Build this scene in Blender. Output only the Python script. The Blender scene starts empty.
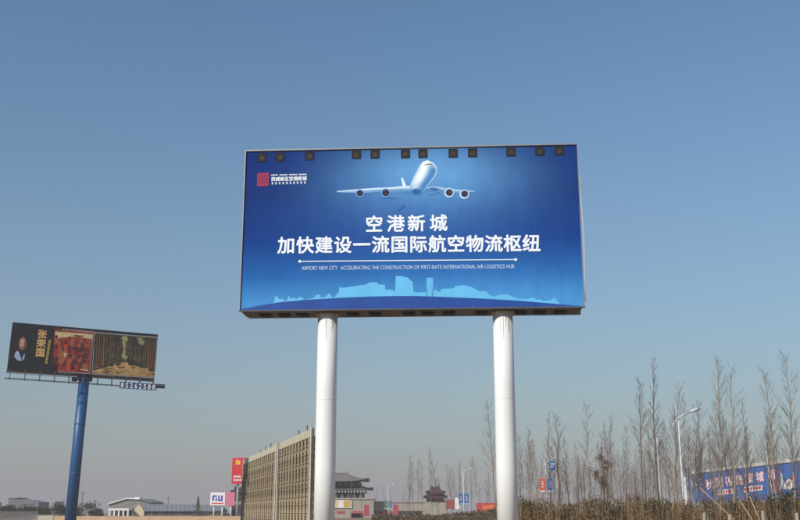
import bpy, bmesh, math, random
from mathutils import Vector, Matrix, Quaternion
R = math.radians
random.seed(7)
sc = bpy.context.scene
COL = sc.collection

# ------------------------------------------------------------------ camera, sky, sun, exposure
EYE = 1.6
FPX, PITCH = 1006.5, 0.2453            # focal length in photo pixels (800 wide), upward pitch
cd = bpy.data.cameras.new('camera'); cam = bpy.data.objects.new('camera', cd); COL.objects.link(cam)
cam.location = (0, 0, EYE); cam.rotation_euler = (math.pi/2 + PITCH, 0, 0)
cd.sensor_fit = 'HORIZONTAL'; cd.sensor_width = 36.0; cd.lens = 36.0*FPX/800
cd.clip_start = 0.1; cd.clip_end = 20000
sc.camera = cam

SUN_EL, SUN_AZ = R(33), R(180+42)      # azimuth clockwise from +Y (behind the camera, to its left)
w = bpy.data.worlds.new('World'); sc.world = w; w.use_nodes = True
nt = w.node_tree; nt.nodes.clear()
HZ_H, HZ_A, HZ_C = 0.20, 1.0, (3.12, 2.98, 3.3, 1)
sky = nt.nodes.new('ShaderNodeTexSky'); sky.sky_type = 'NISHITA'; sky.sun_disc = False
sky.sun_elevation = SUN_EL; sky.sun_rotation = SUN_AZ
sky.altitude = 400; sky.air_density = 1.5; sky.dust_density = 0.0; sky.ozone_density = 6.0
bg = nt.nodes.new('ShaderNodeBackground'); bg.inputs['Strength'].default_value = 0.10
wo = nt.nodes.new('ShaderNodeOutputWorld')
# grey ground haze reaching up from the horizon, the same all the way round
tcw = nt.nodes.new('ShaderNodeTexCoord'); sep = nt.nodes.new('ShaderNodeSeparateXYZ'); nt.links.new(tcw.outputs['Generated'], sep.inputs[0])
def wm(op, a, b):
    q = nt.nodes.new('ShaderNodeMath'); q.operation = op
    for i, v in enumerate((a, b)):
        if isinstance(v, (int, float)): q.inputs[i].default_value = v
        else: nt.links.new(v, q.inputs[i])
    return q.outputs[0]
hz = wm('MULTIPLY', wm('POWER', 2.718, wm('MULTIPLY', wm('MAXIMUM', sep.outputs['Z'], 0.0), -1/HZ_H)), HZ_A)
mxw = nt.nodes.new('ShaderNodeMixRGB'); mxw.inputs[2].default_value = HZ_C
wb = nt.nodes.new('ShaderNodeMixRGB'); wb.blend_type = 'MULTIPLY'; wb.inputs[0].default_value = 1; wb.inputs[2].default_value = (0.90, 1.07, 1.09, 1)   # white balance
nt.links.new(sky.outputs[0], wb.inputs[1])
nt.links.new(hz, mxw.inputs[0]); nt.links.new(wb.outputs[0], mxw.inputs[1])
nt.links.new(mxw.outputs[0], bg.inputs['Color']); nt.links.new(bg.outputs[0], wo.inputs['Surface'])

sl = bpy.data.lights.new('sun', 'SUN'); sl.energy = 4.2; sl.angle = R(0.53); sl.color = (1.0, 0.95, 0.86)
so = bpy.data.objects.new('sun', sl); COL.objects.link(so)
sdir = Vector((math.sin(SUN_AZ)*math.cos(SUN_EL), math.cos(SUN_AZ)*math.cos(SUN_EL), math.sin(SUN_EL)))
so.rotation_euler = sdir.to_track_quat('Z', 'Y').to_euler(); so.location = (-30, -40, 60)

sc.view_settings.view_transform = 'Standard'; sc.view_settings.look = 'None'
sc.view_settings.gamma = 1; sc.view_settings.exposure = 0.0; sc.view_settings.use_curve_mapping = False
sc.cycles.use_denoising = True
sc.cycles.max_bounces = 6; sc.cycles.transparent_max_bounces = 8; sc.cycles.volume_bounces = 1

# ------------------------------------------------------------------ helpers
def ray(px, py):
    cx, cy = (px-400)/FPX, (260-py)/FPX
    c, s = math.cos(PITCH), math.sin(PITCH)
    return Vector((cx, c - cy*s, s + cy*c))
def at(px, py, Y):
    d = ray(px, py); d = d*(Y/d.y); return Vector((d.x, d.y, d.z+EYE))
def at_h(px, py, z):
    d = ray(px, py); t = (z-EYE)/d.z; return Vector((d.x*t, d.y*t, z))
def gx(px, Y):                      # X of a photo column near the horizon
    return at(px, 512, Y).x

def srgb(r, g, b):
    f = lambda c: (c/255/12.92) if c/255 <= 0.04045 else ((c/255+0.055)/1.055)**2.4
    return (f(r), f(g), f(b))
MATS = {}
def mat(name, col, rough=0.7, var=0.12, scale=3.0, metal=0.0, bump=0.0, spec=0.3, streak=False, col2=None):
    if name in MATS: return MATS[name]
    m = bpy.data.materials.new(name); m.use_nodes = True; n = m.node_tree.nodes; l = m.node_tree.links
    b = n['Principled BSDF']; b.inputs['Roughness'].default_value = rough; b.inputs['Metallic'].default_value = metal
    b.inputs['Specular IOR Level'].default_value = spec
    tc = n.new('ShaderNodeTexCoord'); nz = n.new('ShaderNodeTexNoise'); nz.inputs['Scale'].default_value = scale
    nz.inputs['Detail'].default_value = 6; nz.inputs['Roughness'].default_value = 0.65
    if streak:
        mp = n.new('ShaderNodeMapping'); mp.inputs['Scale'].default_value = (3.0, 3.0, 0.12)
        l.new(tc.outputs['Object'], mp.inputs[0]); l.new(mp.outputs[0], nz.inputs['Vector'])
    else: l.new(tc.outputs['Object'], nz.inputs['Vector'])
    rp = n.new('ShaderNodeValToRGB'); rp.color_ramp.elements[0].position = 0.3; rp.color_ramp.elements[1].position = 0.7
    c2 = col2 or tuple(min(1, c*(1+var)) for c in col); c1 = tuple(c*(1-var) for c in col)
    rp.color_ramp.elements[0].color = (*c1, 1); rp.color_ramp.elements[1].color = (*c2, 1)
    l.new(nz.outputs['Fac'], rp.inputs[0]); l.new(rp.outputs[0], b.inputs['Base Color'])
    if bump:
        bp = n.new('ShaderNodeBump'); bp.inputs['Strength'].default_value = bump; bp.inputs['Distance'].default_value = 0.02
        l.new(nz.outputs['Fac'], bp.inputs['Height']); l.new(bp.outputs[0], b.inputs['Normal'])
    MATS[name] = m; return m
def foliage(name, col, var=0.45):
    m = mat(name, col, 0.75, var, 1.3, spec=0.15); return m

class MB:
    def __init__(s): s.v = []; s.f = []; s.mi = []; s.sm = []
    def poly(s, pts, mi=0, sm=False):
        i = len(s.v); s.v += [tuple(p) for p in pts]; s.f.append(list(range(i, i+len(pts)))); s.mi.append(mi); s.sm.append(sm)
    def box(s, x0, x1, y0, y1, z0, z1, mi=0, rot=None, org=None):
        i = len(s.v); P = [(x0,y0,z0),(x1,y0,z0),(x1,y1,z0),(x0,y1,z0),(x0,y0,z1),(x1,y0,z1),(x1,y1,z1),(x0,y1,z1)]
        if rot is not None: P = [tuple(rot @ Vector(p) + (org or Vector())) for p in P]
        s.v += P
        for f in ((0,3,2,1),(4,5,6,7),(0,1,5,4),(1,2,6,5),(2,3,7,6),(3,0,4,7)):
            s.f.append([i+k for k in f]); s.mi.append(mi); s.sm.append(False)
        return s
    def tube(s, path, rad, n=8, mi=0, caps=True, sm=True):
        path = [Vector(p) for p in path]
        if not isinstance(rad, (list, tuple)): rad = [rad]*len(path)
        base = len(s.v); prev = None
        for k, p in enumerate(path):
            d = (path[min(k+1, len(path)-1)] - path[max(k-1, 0)]).normalized()
            if prev is None:
                a = Vector((0,0,1)) if abs(d.z) < 0.9 else Vector((1,0,0)); u = d.cross(a).normalized()
            else: u = (prev - d*prev.dot(d)).normalized()
            prev = u; q = d.cross(u)
            for j in range(n):
                t = 2*math.pi*j/n; s.v.append(tuple(p + (u*math.cos(t)+q*math.sin(t))*rad[k]))
        for k in range(len(path)-1):
            for j in range(n):
                a = base+k*n+j; b = base+k*n+(j+1)%n
                s.f.append([a, b, b+n, a+n]); s.mi.append(mi); s.sm.append(sm)
        if caps:
            s.f.append([base+j for j in range(n)][::-1]); s.mi.append(mi); s.sm.append(False)
            e = base+(len(path)-1)*n; s.f.append([e+j for j in range(n)]); s.mi.append(mi); s.sm.append(False)
        return s
    def bar(s, a, b, t, mi=0):           # square bar
        return s.tube([a, b], t*0.7071, 4, mi, True, False)
    def prism(s, prof, y0, y1, mi=0):    # polygon in XZ extruded along Y
        n = len(prof); i = len(s.v)
        s.v += [(x, y0, z) for x, z in prof] + [(x, y1, z) for x, z in prof]
        s.f.append([i+k for k in range(n)]); s.f.append([i+n+k for k in range(n)][::-1]); s.mi += [mi, mi]; s.sm += [False, False]
        for k in range(n):
            s.f.append([i+k, i+n+k, i+n+(k+1)%n, i+(k+1)%n]); s.mi.append(mi); s.sm.append(False)
        return s
    def mesh(s, name, mats):
        m = bpy.data.meshes.new(name); m.from_pydata(s.v, [], s.f)
        for k in (mats if isinstance(mats, (list, tuple)) else [mats]): m.materials.append(k)
        m.polygons.foreach_set('material_index', s.mi); m.polygons.foreach_set('use_smooth', s.sm); m.update(); return m
    def build(s, name, mats, parent=None, loc=None):
        o = bpy.data.objects.new(name, s.mesh(name, mats)); COL.objects.link(o)
        if parent is not None: o.parent = parent
        if loc is not None: o.location = loc
        return o
def link(name, me, parent=None, loc=(0,0,0), rot=None, scale=None):
    o = bpy.data.objects.new(name, me); COL.objects.link(o); o.parent = parent; o.location = loc
    if rot is not None: o.rotation_euler = rot
    if scale is not None: o.scale = scale
    return o
def tag(o, label, cat, group=None):
    o['label'] = label; o['category'] = cat
    if group: o['group'] = group
    return o
def thing(name, label, cat, loc=(0,0,0), rz=0.0, group=None):
    o = bpy.data.objects.new(name, None); COL.objects.link(o); o.location = loc; o.rotation_euler = (0,0,rz)
    o.empty_display_size = 0.3; return tag(o, label, cat, group)
def structure(o): o['kind'] = 'structure'; return o
def copy_tree(o, parent=None):
    c = o.copy(); COL.objects.link(c); c.parent = parent
    for ch in list(o.children): copy_tree(ch, c)
    return c

GLY = {}
def glyph(ch, off):
    k = (ch, off)
    if k not in GLY:
        c = bpy.data.curves.new('g', 'FONT'); c.body = ch; c.offset = off; c.resolution_u = 3
        o = bpy.data.objects.new('g', c); COL.objects.link(o)
        m = bpy.data.meshes.new_from_object(o.evaluated_get(bpy.context.evaluated_depsgraph_get()))
        GLY[k] = ([(v.co.x, v.co.y) for v in m.vertices], [list(p.vertices) for p in m.polygons])
        bpy.data.objects.remove(o); bpy.data.curves.remove(c); bpy.data.meshes.remove(m)
    return GLY[k]
def put_glyph(mb, ch, cx, cz, sx, sz, y, off=0.03, mi=0, fit=False):
    """off thickens the strokes: the outline is laid down several times, nudged by off of an em"""
    vs, fs = glyph(ch, 0.0)
    if not vs: return
    if fit:
        xs = [v[0] for v in vs]; zs = [v[1] for v in vs]; mx, mz = (min(xs)+max(xs))/2, (min(zs)+max(zs))/2
        kx, kz = sx/max(1e-4, max(xs)-min(xs)), sz/max(1e-4, max(zs)-min(zs))
    else: mx, mz, kx, kz = 0.5, 0.375, sx, sz
    ring = [(0,0)] + ([(off*math.cos(k*math.pi/4), off*math.sin(k*math.pi/4)) for k in range(8)] if off else [])
    for q, (dx, dz) in enumerate(ring):
        i = len(mb.v); mb.v += [(cx+(x-mx+dx)*kx, y-.0007*q, cz+(z-mz+dz)*kz) for x, z in vs]
        for f in fs: mb.f.append([i+k for k in f]); mb.mi.append(mi); mb.sm.append(False)
def put_line(mb, s, x0, x1, zf, h, y, off=0.0):        # latin line stretched between x0 and x1; zf(x) gives the baseline height
    vs, fs = glyph(s, off); xs = [v[0] for v in vs]; a, b = min(xs), max(xs); i = len(mb.v)
    for x, z in vs:
        X = x0+(x-a)/(b-a)*(x1-x0); mb.v.append((X, y, zf(X)+z/0.72*h))
    for f in fs: mb.f.append([i+k for k in f]); mb.mi.append(0); mb.sm.append(False)

class Board:
    """a flat panel in space; loc() turns a photo pixel into its own (x, z) coordinates"""
    def __init__(s, c, ax, up): s.c, s.ax, s.up = Vector(c), Vector(ax).normalized(), Vector(up).normalized(); s.n = s.ax.cross(s.up)
    def loc(s, px, py):
        d = ray(px, py); e = Vector((0,0,EYE)); t = (s.c-e).dot(s.n)/d.dot(s.n); p = e+d*t-s.c
        return (p.dot(s.ax), p.dot(s.up))
def ell(cx, cy, rx, ry, n=20, a=0.0):
    out = []
    for k in range(n):
        t = 2*math.pi*k/n; x, y = rx*math.cos(t), ry*math.sin(t)
        out.append((cx+x*math.cos(a)-y*math.sin(a), cy+x*math.sin(a)+y*math.cos(a)))
    return out
class Print:
    '''flat printed picture with colours blended from point to point'''
    def __init__(s, B): s.B = B; s.v = []; s.f = []; s.c = []
    def strip(s, rows, y, colf):                # rows of photo-pixel points, colf(i, j) gives the ink
        b = len(s.v); n = len(rows[0])
        for i, r in enumerate(rows):
            for j, p in enumerate(r):
                x, z = s.B.loc(*p); s.v.append((x, y, z)); s.c.append((*srgb(*colf(i, j)), 1))
        for i in range(len(rows)-1):
            for j in range(n-1):
                a = b+i*n+j; s.f.append([a, a+n, a+n+1, a+1])
    def disc(s, cx, cy, rx, ry, y, stops, a=0.0, dx=0.0, dy=0.0):   # stops: (radius 1..0, colour)
        rows = [ell(cx+dx*(1-r), cy+dy*(1-r), rx*r, ry*r, 20, a) for r, _ in stops]; rows = [q+[q[0]] for q in rows]
        s.strip(rows, y, lambda i, j: stops[i][1])
    def build(s, name, parent):
        m = bpy.data.meshes.new(name); m.from_pydata(s.v, [], s.f); at_ = m.color_attributes.new('ink', 'FLOAT_COLOR', 'POINT')
        for i, c in enumerate(s.c): at_.data[i].color = c
        if 'printed_ink' not in MATS:
            k = bpy.data.materials.new('printed_ink'); k.use_nodes = True; n = k.node_tree.nodes; b = n['Principled BSDF']; b.inputs['Roughness'].default_value = 0.6; b.inputs['Specular IOR Level'].default_value = 0.08
            q = n.new('ShaderNodeVertexColor'); q.layer_name = 'ink'; k.node_tree.links.new(q.outputs[0], b.inputs['Base Color']); MATS['printed_ink'] = k
        m.materials.append(MATS['printed_ink']); m.update()
        # all prints face the road
        import bmesh as _b; bm = _b.new(); bm.from_mesh(m)
        for f in bm.faces:
            f.normal_update()
            if f.normal.y > 0: f.normal_flip()
        bm.to_mesh(m); bm.free()
        o = bpy.data.objects.new(name, m); COL.objects.link(o); o.parent = parent; return o
def lerp3(a, b, t): return tuple(a[k]+(b[k]-a[k])*t for k in range(3))
def ramp3(stops, t):
    for (p, a), (q, b) in zip(stops, stops[1:]):
        if t <= q: return lerp3(a, b, (t-p)/(q-p) if q > p else 0)
    return stops[-1][1]
def flat(mb, B, pts, y, mi=0):                          # polygon given in photo pixels laid on the board as print
    q = [B.loc(*p) for p in pts]; a = sum(q[k][0]*q[(k+1)%len(q)][1]-q[(k+1)%len(q)][0]*q[k][1] for k in range(len(q)))
    if a < 0: q = q[::-1]
    mb.poly([(x, y, z) for x, z in q], mi)

# ------------------------------------------------------------------ ground
def build_ground():
    m = mat('dry_soil', srgb(150,122,92), 0.95, 0.3, 0.05, bump=0.3)
    mb = MB(); n = 60; S = 3000.0
    g = [math.copysign(abs(-1+2*i/n)**2.2, -1+2*i/n)*S for i in range(n+1)]
    for j in range(n+1):
        for i in range(n+1): mb.v.append((g[i], g[j], 0))
    for j in range(n):
        for i in range(n):
            a = j*(n+1)+i; mb.f.append([a, a+1, a+n+2, a+n+1]); mb.mi.append(0); mb.sm.append(True)
    structure(mb.build('ground', m))
    # low bank of bare earth across the far field on the left
    mb = MB(); Y = 205.0; N = 90
    xs = [gx(38, Y) + (gx(300, Y)-gx(38, Y))*i/N for i in range(N+1)]
    rows = []
    for k, (dy, z) in enumerate(((-3,-0.05),(-1.6,0.42),(-0.6,0.74),(0.8,0.78),(3.5,-0.05))):
        rows.append([(x, Y+dy+random.uniform(-.2,.2), z*(1+random.uniform(-.06,.06)) if z > 0 else z) for x in xs])
    for r in rows: mb.v += r
    for k in range(4):
        for i in range(N):
            a = k*(N+1)+i; mb.f.append([a, a+1, a+N+2, a+N+1]); mb.mi.append(0); mb.sm.append(True)
    structure(mb.build('earth_bank', mat('bank_soil', srgb(196,160,118), 0.95, 0.15, 0.6, bump=0.3)))
build_ground()

# ------------------------------------------------------------------ main billboard
BC = Vector((0.4818, 45.9386, 13.1248+EYE)); YAW = -0.05831; BW, BH, BD = 16.0, 7.9, 1.45
AX = Vector((math.cos(YAW), math.sin(YAW), 0)); UP = Vector((0,0,1))
B1 = Board(BC, AX, UP)

def poster_material():
    m = bpy.data.materials.new('poster_vinyl'); m.use_nodes = True; n = m.node_tree.nodes; l = m.node_tree.links
    b = n['Principled BSDF']; b.inputs['Roughness'].default_value = 0.65; b.inputs['Specular IOR Level'].default_value = 0.06
    tc = n.new('ShaderNodeTexCoord'); sx = n.new('ShaderNodeSeparateXYZ'); l.new(tc.outputs['Object'], sx.inputs[0])
    def math_(op, a, b_=None):
        q = n.new('ShaderNodeMath'); q.operation = op; q.use_clamp = False
        for i, v in enumerate((a, b_)):
            if v is None: continue
            if isinstance(v, (int, float)): q.inputs[i].default_value = v
            else: l.new(v, q.inputs[i])
        return q.outputs[0]
    def mix(fac, a, c):
        q = n.new('ShaderNodeMixRGB'); l.new(fac, q.inputs[0])
        for i, v in ((1, a), (2, c)):
            if isinstance(v, tuple): q.inputs[i].default_value = (*v, 1)
            else: l.new(v, q.inputs[i])
        return q.outputs[0]
    def glow(px, py, rx, rz, soft=1.0):                 # printed halo, 1 at its centre
        x, z = B1.loc(px, py)
        dx = math_('DIVIDE', math_('SUBTRACT', sx.outputs['X'], x), rx); dz = math_('DIVIDE', math_('SUBTRACT', sx.outputs['Z'], z), rz)
        r2 = math_('ADD', math_('MULTIPLY', dx, dx), math_('MULTIPLY', dz, dz))
        return math_('POWER', 2.718, math_('MULTIPLY', r2, -soft))
    vz = math_('DIVIDE', math_('ADD', sx.outputs['Z'], BH/2), BH)          # 0 bottom, 1 top
    rp = n.new('ShaderNodeValToRGB'); l.new(vz, rp.inputs[0]); e = rp.color_ramp
    e.elements[0].position = 0.05; e.elements[0].color = (*srgb(68,138,198), 1)
    e.elements[1].position = 1.0; e.elements[1].color = (*srgb(4,42,116), 1)
    for p, c in ((0.20,(30,94,168)), (0.42,(10,56,132)), (0.7,(3,40,110))):
        k = e.elements.new(p); k.color = (*srgb(*c), 1)
    c = rp.outputs[0]
    c = mix(math_('MULTIPLY', glow(428,176,3.9,1.75), 0.88), c, srgb(112,176,228))
    c = mix(math_('MULTIPLY', glow(420,215,5.6,2.2), 0.35), c, srgb(70,130,205))
    c = mix(math_('MULTIPLY', glow(470,300,8.0,1.5), 0.45), c, srgb(84,164,226))
    nz = n.new('ShaderNodeTexNoise'); nz.inputs['Scale'].default_value = 1.0; nz.inputs['Detail'].default_value = 5
    mp = n.new('ShaderNodeMapping'); mp.inputs['Scale'].default_value = (1.6, 1, 0.7); l.new(tc.outputs['Object'], mp.inputs[0]); l.new(mp.outputs[0], nz.inputs['Vector'])
    nr = n.new('ShaderNodeMapRange'); nr.inputs[1].default_value = 0.3; nr.inputs[2].default_value = 0.7; nr.inputs[3].default_value = 0.91; nr.inputs[4].default_value = 1.05
    l.new(nz.outputs['Fac'], nr.inputs[0])
    q = n.new('ShaderNodeMixRGB'); q.blend_type = 'MULTIPLY'; q.inputs[0].default_value = 1; l.new(c, q.inputs[1]); l.new(nr.outputs[0], q.inputs[2])
    l.new(q.outputs[0], b.inputs['Base Color'])
    bp = n.new('ShaderNodeBump'); bp.inputs['Strength'].default_value = 0.12; bp.inputs['Distance'].default_value = 0.03
    l.new(nz.outputs['Fac'], bp.inputs['Height']); l.new(bp.outputs[0], b.inputs['Normal'])
    return m

def build_main_billboard():
    t = thing('billboard', 'large blue airport-city billboard on two white round pillars', 'billboard', (BC.x, BC.y, 0), YAW)
    cz = BC.z
    steel = mat('frame_steel', (0.36,0.36,0.36), 0.5, 0.15, 1.5, metal=0.2)
    alu = mat('edge_trim', (0.30,0.31,0.32), 0.4, 0.1, 2, metal=0.3)
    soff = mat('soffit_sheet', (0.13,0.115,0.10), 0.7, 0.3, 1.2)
    dark = mat('vent_dark', (0.018,0.017,0.02), 0.8, 0.3, 4)
    rust = mat('vent_plate', (0.045,0.030,0.022), 0.7, 0.35, 6)
    white = mat('white_paint', (0.80,0.80,0.78), 0.38, 0.05, 0.9, spec=0.5, streak=True, col2=(0.83,0.83,0.81))
    x0, x1, z0, z1 = -BW/2, BW/2, -BH/2, BH/2
    # body sheets behind the poster
    b = MB(); b.box(x0+.02, x1-.02, BD-.05, BD, z0+.02, z1-.02); b.build('back_panel', steel, t, (0,0,cz))
    for s in (-1, 1):
        b = MB(); b.box(s*(BW/2-.06), s*(BW/2-.02), 0.05, BD-.052, z0+.03, z1-.03); b.build('side_panel', steel, t, (0,0,cz))
    b = MB(); b.box(x0+.02, x1-.02, .05, BD-.052, z1-.06, z1-.022); b.build('top_panel', steel, t, (0,0,cz))
    # trim round the face
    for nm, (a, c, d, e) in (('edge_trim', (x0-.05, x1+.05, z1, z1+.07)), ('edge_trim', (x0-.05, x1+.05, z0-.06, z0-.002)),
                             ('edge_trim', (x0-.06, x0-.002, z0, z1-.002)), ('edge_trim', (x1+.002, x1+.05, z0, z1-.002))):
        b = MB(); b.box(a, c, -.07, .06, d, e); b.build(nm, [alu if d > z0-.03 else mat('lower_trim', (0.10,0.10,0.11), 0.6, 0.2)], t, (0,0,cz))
    # soffit panels
    nP = 8; pw = (BW-.1)/nP
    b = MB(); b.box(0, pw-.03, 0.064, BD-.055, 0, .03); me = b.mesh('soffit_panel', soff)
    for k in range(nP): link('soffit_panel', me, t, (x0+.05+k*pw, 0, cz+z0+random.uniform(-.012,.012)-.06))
    b = MB(); b.box(x0-.02, x1+.02, BD+.002, BD+.09, z0-.10, z0+.1); b.build('rear_beam', steel, t, (0,0,cz))
    b = MB(); b.box(-.24, .24, -.26, .26, -.06, 0); b.box(-.30, .30, -.32, .32, 0.0015, .03); me = b.mesh('soffit_vent', dark)
    for px in (264,283,301,352,374,408,427,448,481,520,539.5,560):
        x, _ = B1.loc(px, 311); link('soffit_vent', me, t, (x*1.01, 0.76, cz+z0-.095))
    # poster with the printed picture
    b = MB(); N = 40; M = 20
    for j in range(M+1):
        for i in range(N+1): b.v.append((x0+BW*i/N, 0.0, z0+BH*j/M))
    for j in range(M):
        for i in range(N):
            a = j*(N+1)+i; b.f.append([a, a+1, a+N+2, a+N+1]); b.mi.append(0); b.sm.append(True)
    b.box(x0, x1, 0.004, .045, z0, z1)
    P = b.build('poster', poster_material(), t, (0,0,cz))
    # vinyl seams: narrow welded laps
    for px in (536, 560):
        x = B1.loc(px, 240)[0]; s = MB(); s.box(x-.005, x+.005, -.003, -.001, z0+.6, z1); s.build('seam', mat('seam', srgb(24,80,156), 0.5, 0.2, .6), P)
    # airliner print
    cw = mat('print_white', srgb(236,242,248), 0.45, 0.03); cl = mat('print_pale', srgb(140,186,222), 0.45, 0.06, 1.5)
    cm = mat('print_mid', srgb(78,136,192), 0.45, 0.08, 1.5); cdk = mat('print_deep', srgb(48,92,160), 0.45, 0.1, 1.5); cbr = mat('print_fan', srgb(66,48,62), 0.45, 0.2, 4)
    cp2 = mat('print_soft', srgb(172,206,232), 0.45, 0.05, 1.5)
    A = Print(B1); L = lambda k: -.008-.0016*k
    PB_ = (104,166,222)                                        # ink of the poster round the aircraft
    # left wing
    xs = [337,343,350,356,363,370,376,383,389,395,400,406,412,418]
    tp = [191,190.5,189.9,189.4,188.8,188.4,188,187.7,187.4,186.9,186.3,185.9,185.8,186]
    bt = [192.3,192.5,192.7,192.9,193,192.7,192.4,192.2,192.4,193,193.6,194.2,194.6,194.8]
    rows = [[(x, t_+(b_-t_)*u) for u in (0,.22,.4,.62,.85,1)] for x, t_, b_ in zip(xs, tp, bt)]
    def lw(i, j):
        u = (0,.22,.4,.62,.85,1)[j]; k = i/13
        return ramp3(((0,(226,238,246)),(.22,lerp3((222,236,245),(196,220,238),k)),(.4,lerp3((170,206,232),(112,164,208),k)),(.7,lerp3((140,186,224),(66,116,176),k)),(1,lerp3((128,178,220),(74,128,188),k))), u)
    A.strip(rows, L(0), lw)
    # tail fin
    A.strip([[(401.2,177.9),(402.4,177.8),(403,178.2)],[(402,182),(404,181.8),(404.8,182)],[(403,186.6),(405.6,186.4),(406.8,186.4)]], L(1), lambda i, j: ((240,246,250),(226,236,246),(150,192,226))[j])
    # right wing
    xs = [424,428,434,440,446,451,456,465,474.8]; tp = [187.6,187.2,186.4,187.3,188.4,189,189.5,190.3,191]; bt = [191,190.8,191.4,191.8,192.2,192.7,193,192.5,191.8]
    rows = [[(x, t_+(b_-t_)*u) for u in (0,.2,.5,.8,1)] for x, t_, b_ in zip(xs, tp, bt)]
    A.strip(rows, L(0), lambda i, j: ramp3(((0,(206,226,240)),(.2,lerp3((140,184,220),(190,216,236),i/8)),(.6,lerp3((56,104,168),(130,180,222),i/8)),(1,lerp3((78,132,192),(120,172,218),i/8))), (0,.2,.5,.8,1)[j]))
    # fuselage, seen from below the nose
    st = [((426.4,160.5),(428.4,160.5)),((422.6,162.2),(433,162.8)),((420,165),(436.4,166.4)),((418,168.4),(437.6,170.4)),((415.8,172.6),(436.4,175)),((413.6,176.8),(433.4,179.4)),((411.6,181),(430.4,183.4)),((409.8,184.6),(427.4,187.2)),((410.2,188.4),(424.8,190.8)),((412.6,192.6),(421.8,194.6))]
    U = [0,.06,.16,.28,.4,.5,.58,.68,.8,.9,.97,1]
    rows = [[(a_[0]+(b_[0]-a_[0])*u, a_[1]+(b_[1]-a_[1])*u) for u in U] for a_, b_ in st]
    def fu(i, j):
        k = i/9; u = U[j]
        side = ramp3(((0,(150,196,228)),(.08,(216,232,244)),(.25,(250,252,252)),(.42,(232,242,248)),(.52,(176,208,232)),(.62,(96,150,200)),(.8,(72,126,184)),(.9,(92,146,200)),(.97,(176,208,234)),(1,(150,196,230))), u)
        if i < 3: side = lerp3(side, (250,252,252), (1,.8,.35)[i])
        if k > .6: side = lerp3(side, (84,138,196), (k-.6)*1.5)
        return side
    A.strip(rows, L(3), fu)
    A.strip([[(424.4,165.1),(424.8,165.7)],[(426.4,164.1),(426.6,164.9)],[(429,163.7),(429,164.5)],[(432.6,163.9),(432.4,164.6)]], L(5), lambda i, j: (92,80,74))
    # wing root and belly fairing
    A.disc(416.6, 192, 6.4, 3.6, L(4), ((1,(88,142,198)),(.75,(70,122,182)),(.4,(48,92,156)),(0,(44,86,150))))
    A.disc(434.4, 189.6, 6, 2.3, L(2), ((1,(104,158,210)),(.7,(70,122,182)),(0,(50,98,162))), .15)
    for cx, cy in ((431.8,194.4),(435.2,193.4),(438.6,192.6)): A.disc(cx, cy, 1.9, 1.3, L(3), ((1,PB_),(.5,(60,108,170)),(0,(48,92,156))))
    for cx, cy, r, dx, dy in ((449,192.7,5.3,1.1,-.3), (464.2,194.3,5.2,1.3,-1.2)):
        A.disc(cx, cy, r, r*.96, L(4), ((1,PB_),(.93,(150,194,228)),(.82,(206,224,238)),(.72,(176,200,224)),(.64,(86,104,148)),(.54,(46,42,64)),(.2,(66,54,66)),(0,(96,84,94))), 0, dx, dy)
    for cx, cy, r in ((360,193.3,4.2), (385.8,192.9,4.7)):
        A.disc(cx, cy, r, r*.94, L(4), ((1,(112,168,220)),(.86,(120,170,214)),(.74,(54,66,110)),(.45,(44,38,56)),(.2,(66,54,64)),(0,(62,54,66))))
    A.strip([[(379,197.6),(379,198.5)],[(386,197.8),(386,198.6)],[(394,197.9),(394,198.7)],[(401,198),(401,198.6)]], L(1), lambda i, j: ((70,124,190),(54,104,172),(54,104,172),(84,142,204))[i])
    A.strip([[(404,204.8),(405.4,205.4)],[(401,207.6),(402.4,208.2)],[(397,211),(399,211.2)]], L(1), lambda i, j: (50,96,166))
    A.build('airliner_print', P)
    # skyline print and the curved ground below it
    arc = [(240.6,309.3),(257.5,306),(280,302.2),(302,300.2),(325,298.8),(347,297.5),(370,296.6),(392,296.1),(415,296),(440,296.8),(477.5,298.4),(500,299.6),(522.5,301),(553,303.6),(584,306.6)]
    lz = [(165,150),(175,140),(178,118),(190,118),(195,130),(215,128),(218,137),(232,135),(235,118),(243,118),(245,130),(260,122),(275,130),(285,120),(303,125),(305,135),(325,130),(350,125),(362,110),(378,110),(380,124),(400,120),(415,105),(425,105),(428,120),(440,122),(462,98),(465,75),(480,80),(580,65),(600,55),(630,55),(640,65),(667,66),(668,88),(700,88),(712,97),(714,27),(740,27),(770,35)]
    rz = [(0,45),(12,52),(15,97),(30,100),(74,99),(77,60),(73,52),(76,35),(100,34),(103,50),(97,62),(100,90),(110,95),(115,85),(122,95),(135,98),(138,84),(195,82),(200,72),(240,68),(270,75),(310,95),(340,95),(350,110),(375,118),(400,110),(430,108),(460,120),(480,128),(520,130),(545,122),(555,125),(560,135),(575,130),(590,138),(625,135),(640,122),(650,135),(665,148)]
    top = [(x/4.444+235, y/4.444+270) for x, y in lz] + [(x/4.444+410, y/4.444+270) for x, y in rz]
    def arcy(x):
        for (a, b_), (c, d) in zip(arc, arc[1:]):
            if a <= x <= c: return b_+(d-b_)*(x-a)/(c-a)
        return arc[-1][1]
    S = MB()
    for (a, ya), (c, yc) in zip(top, top[1:]):
        if c-a < .02: continue
        flat(S, B1, [(a, min(ya, arcy(a))), (c, min(yc, arcy(c))), (c, arcy(c)+.2), (a, arcy(a)+.2)], -.008)
    S.build('skyline_print', mat('print_sky', srgb(100,186,232), 0.45, 0.08, 0.6), P)
    G = MB()
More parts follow.
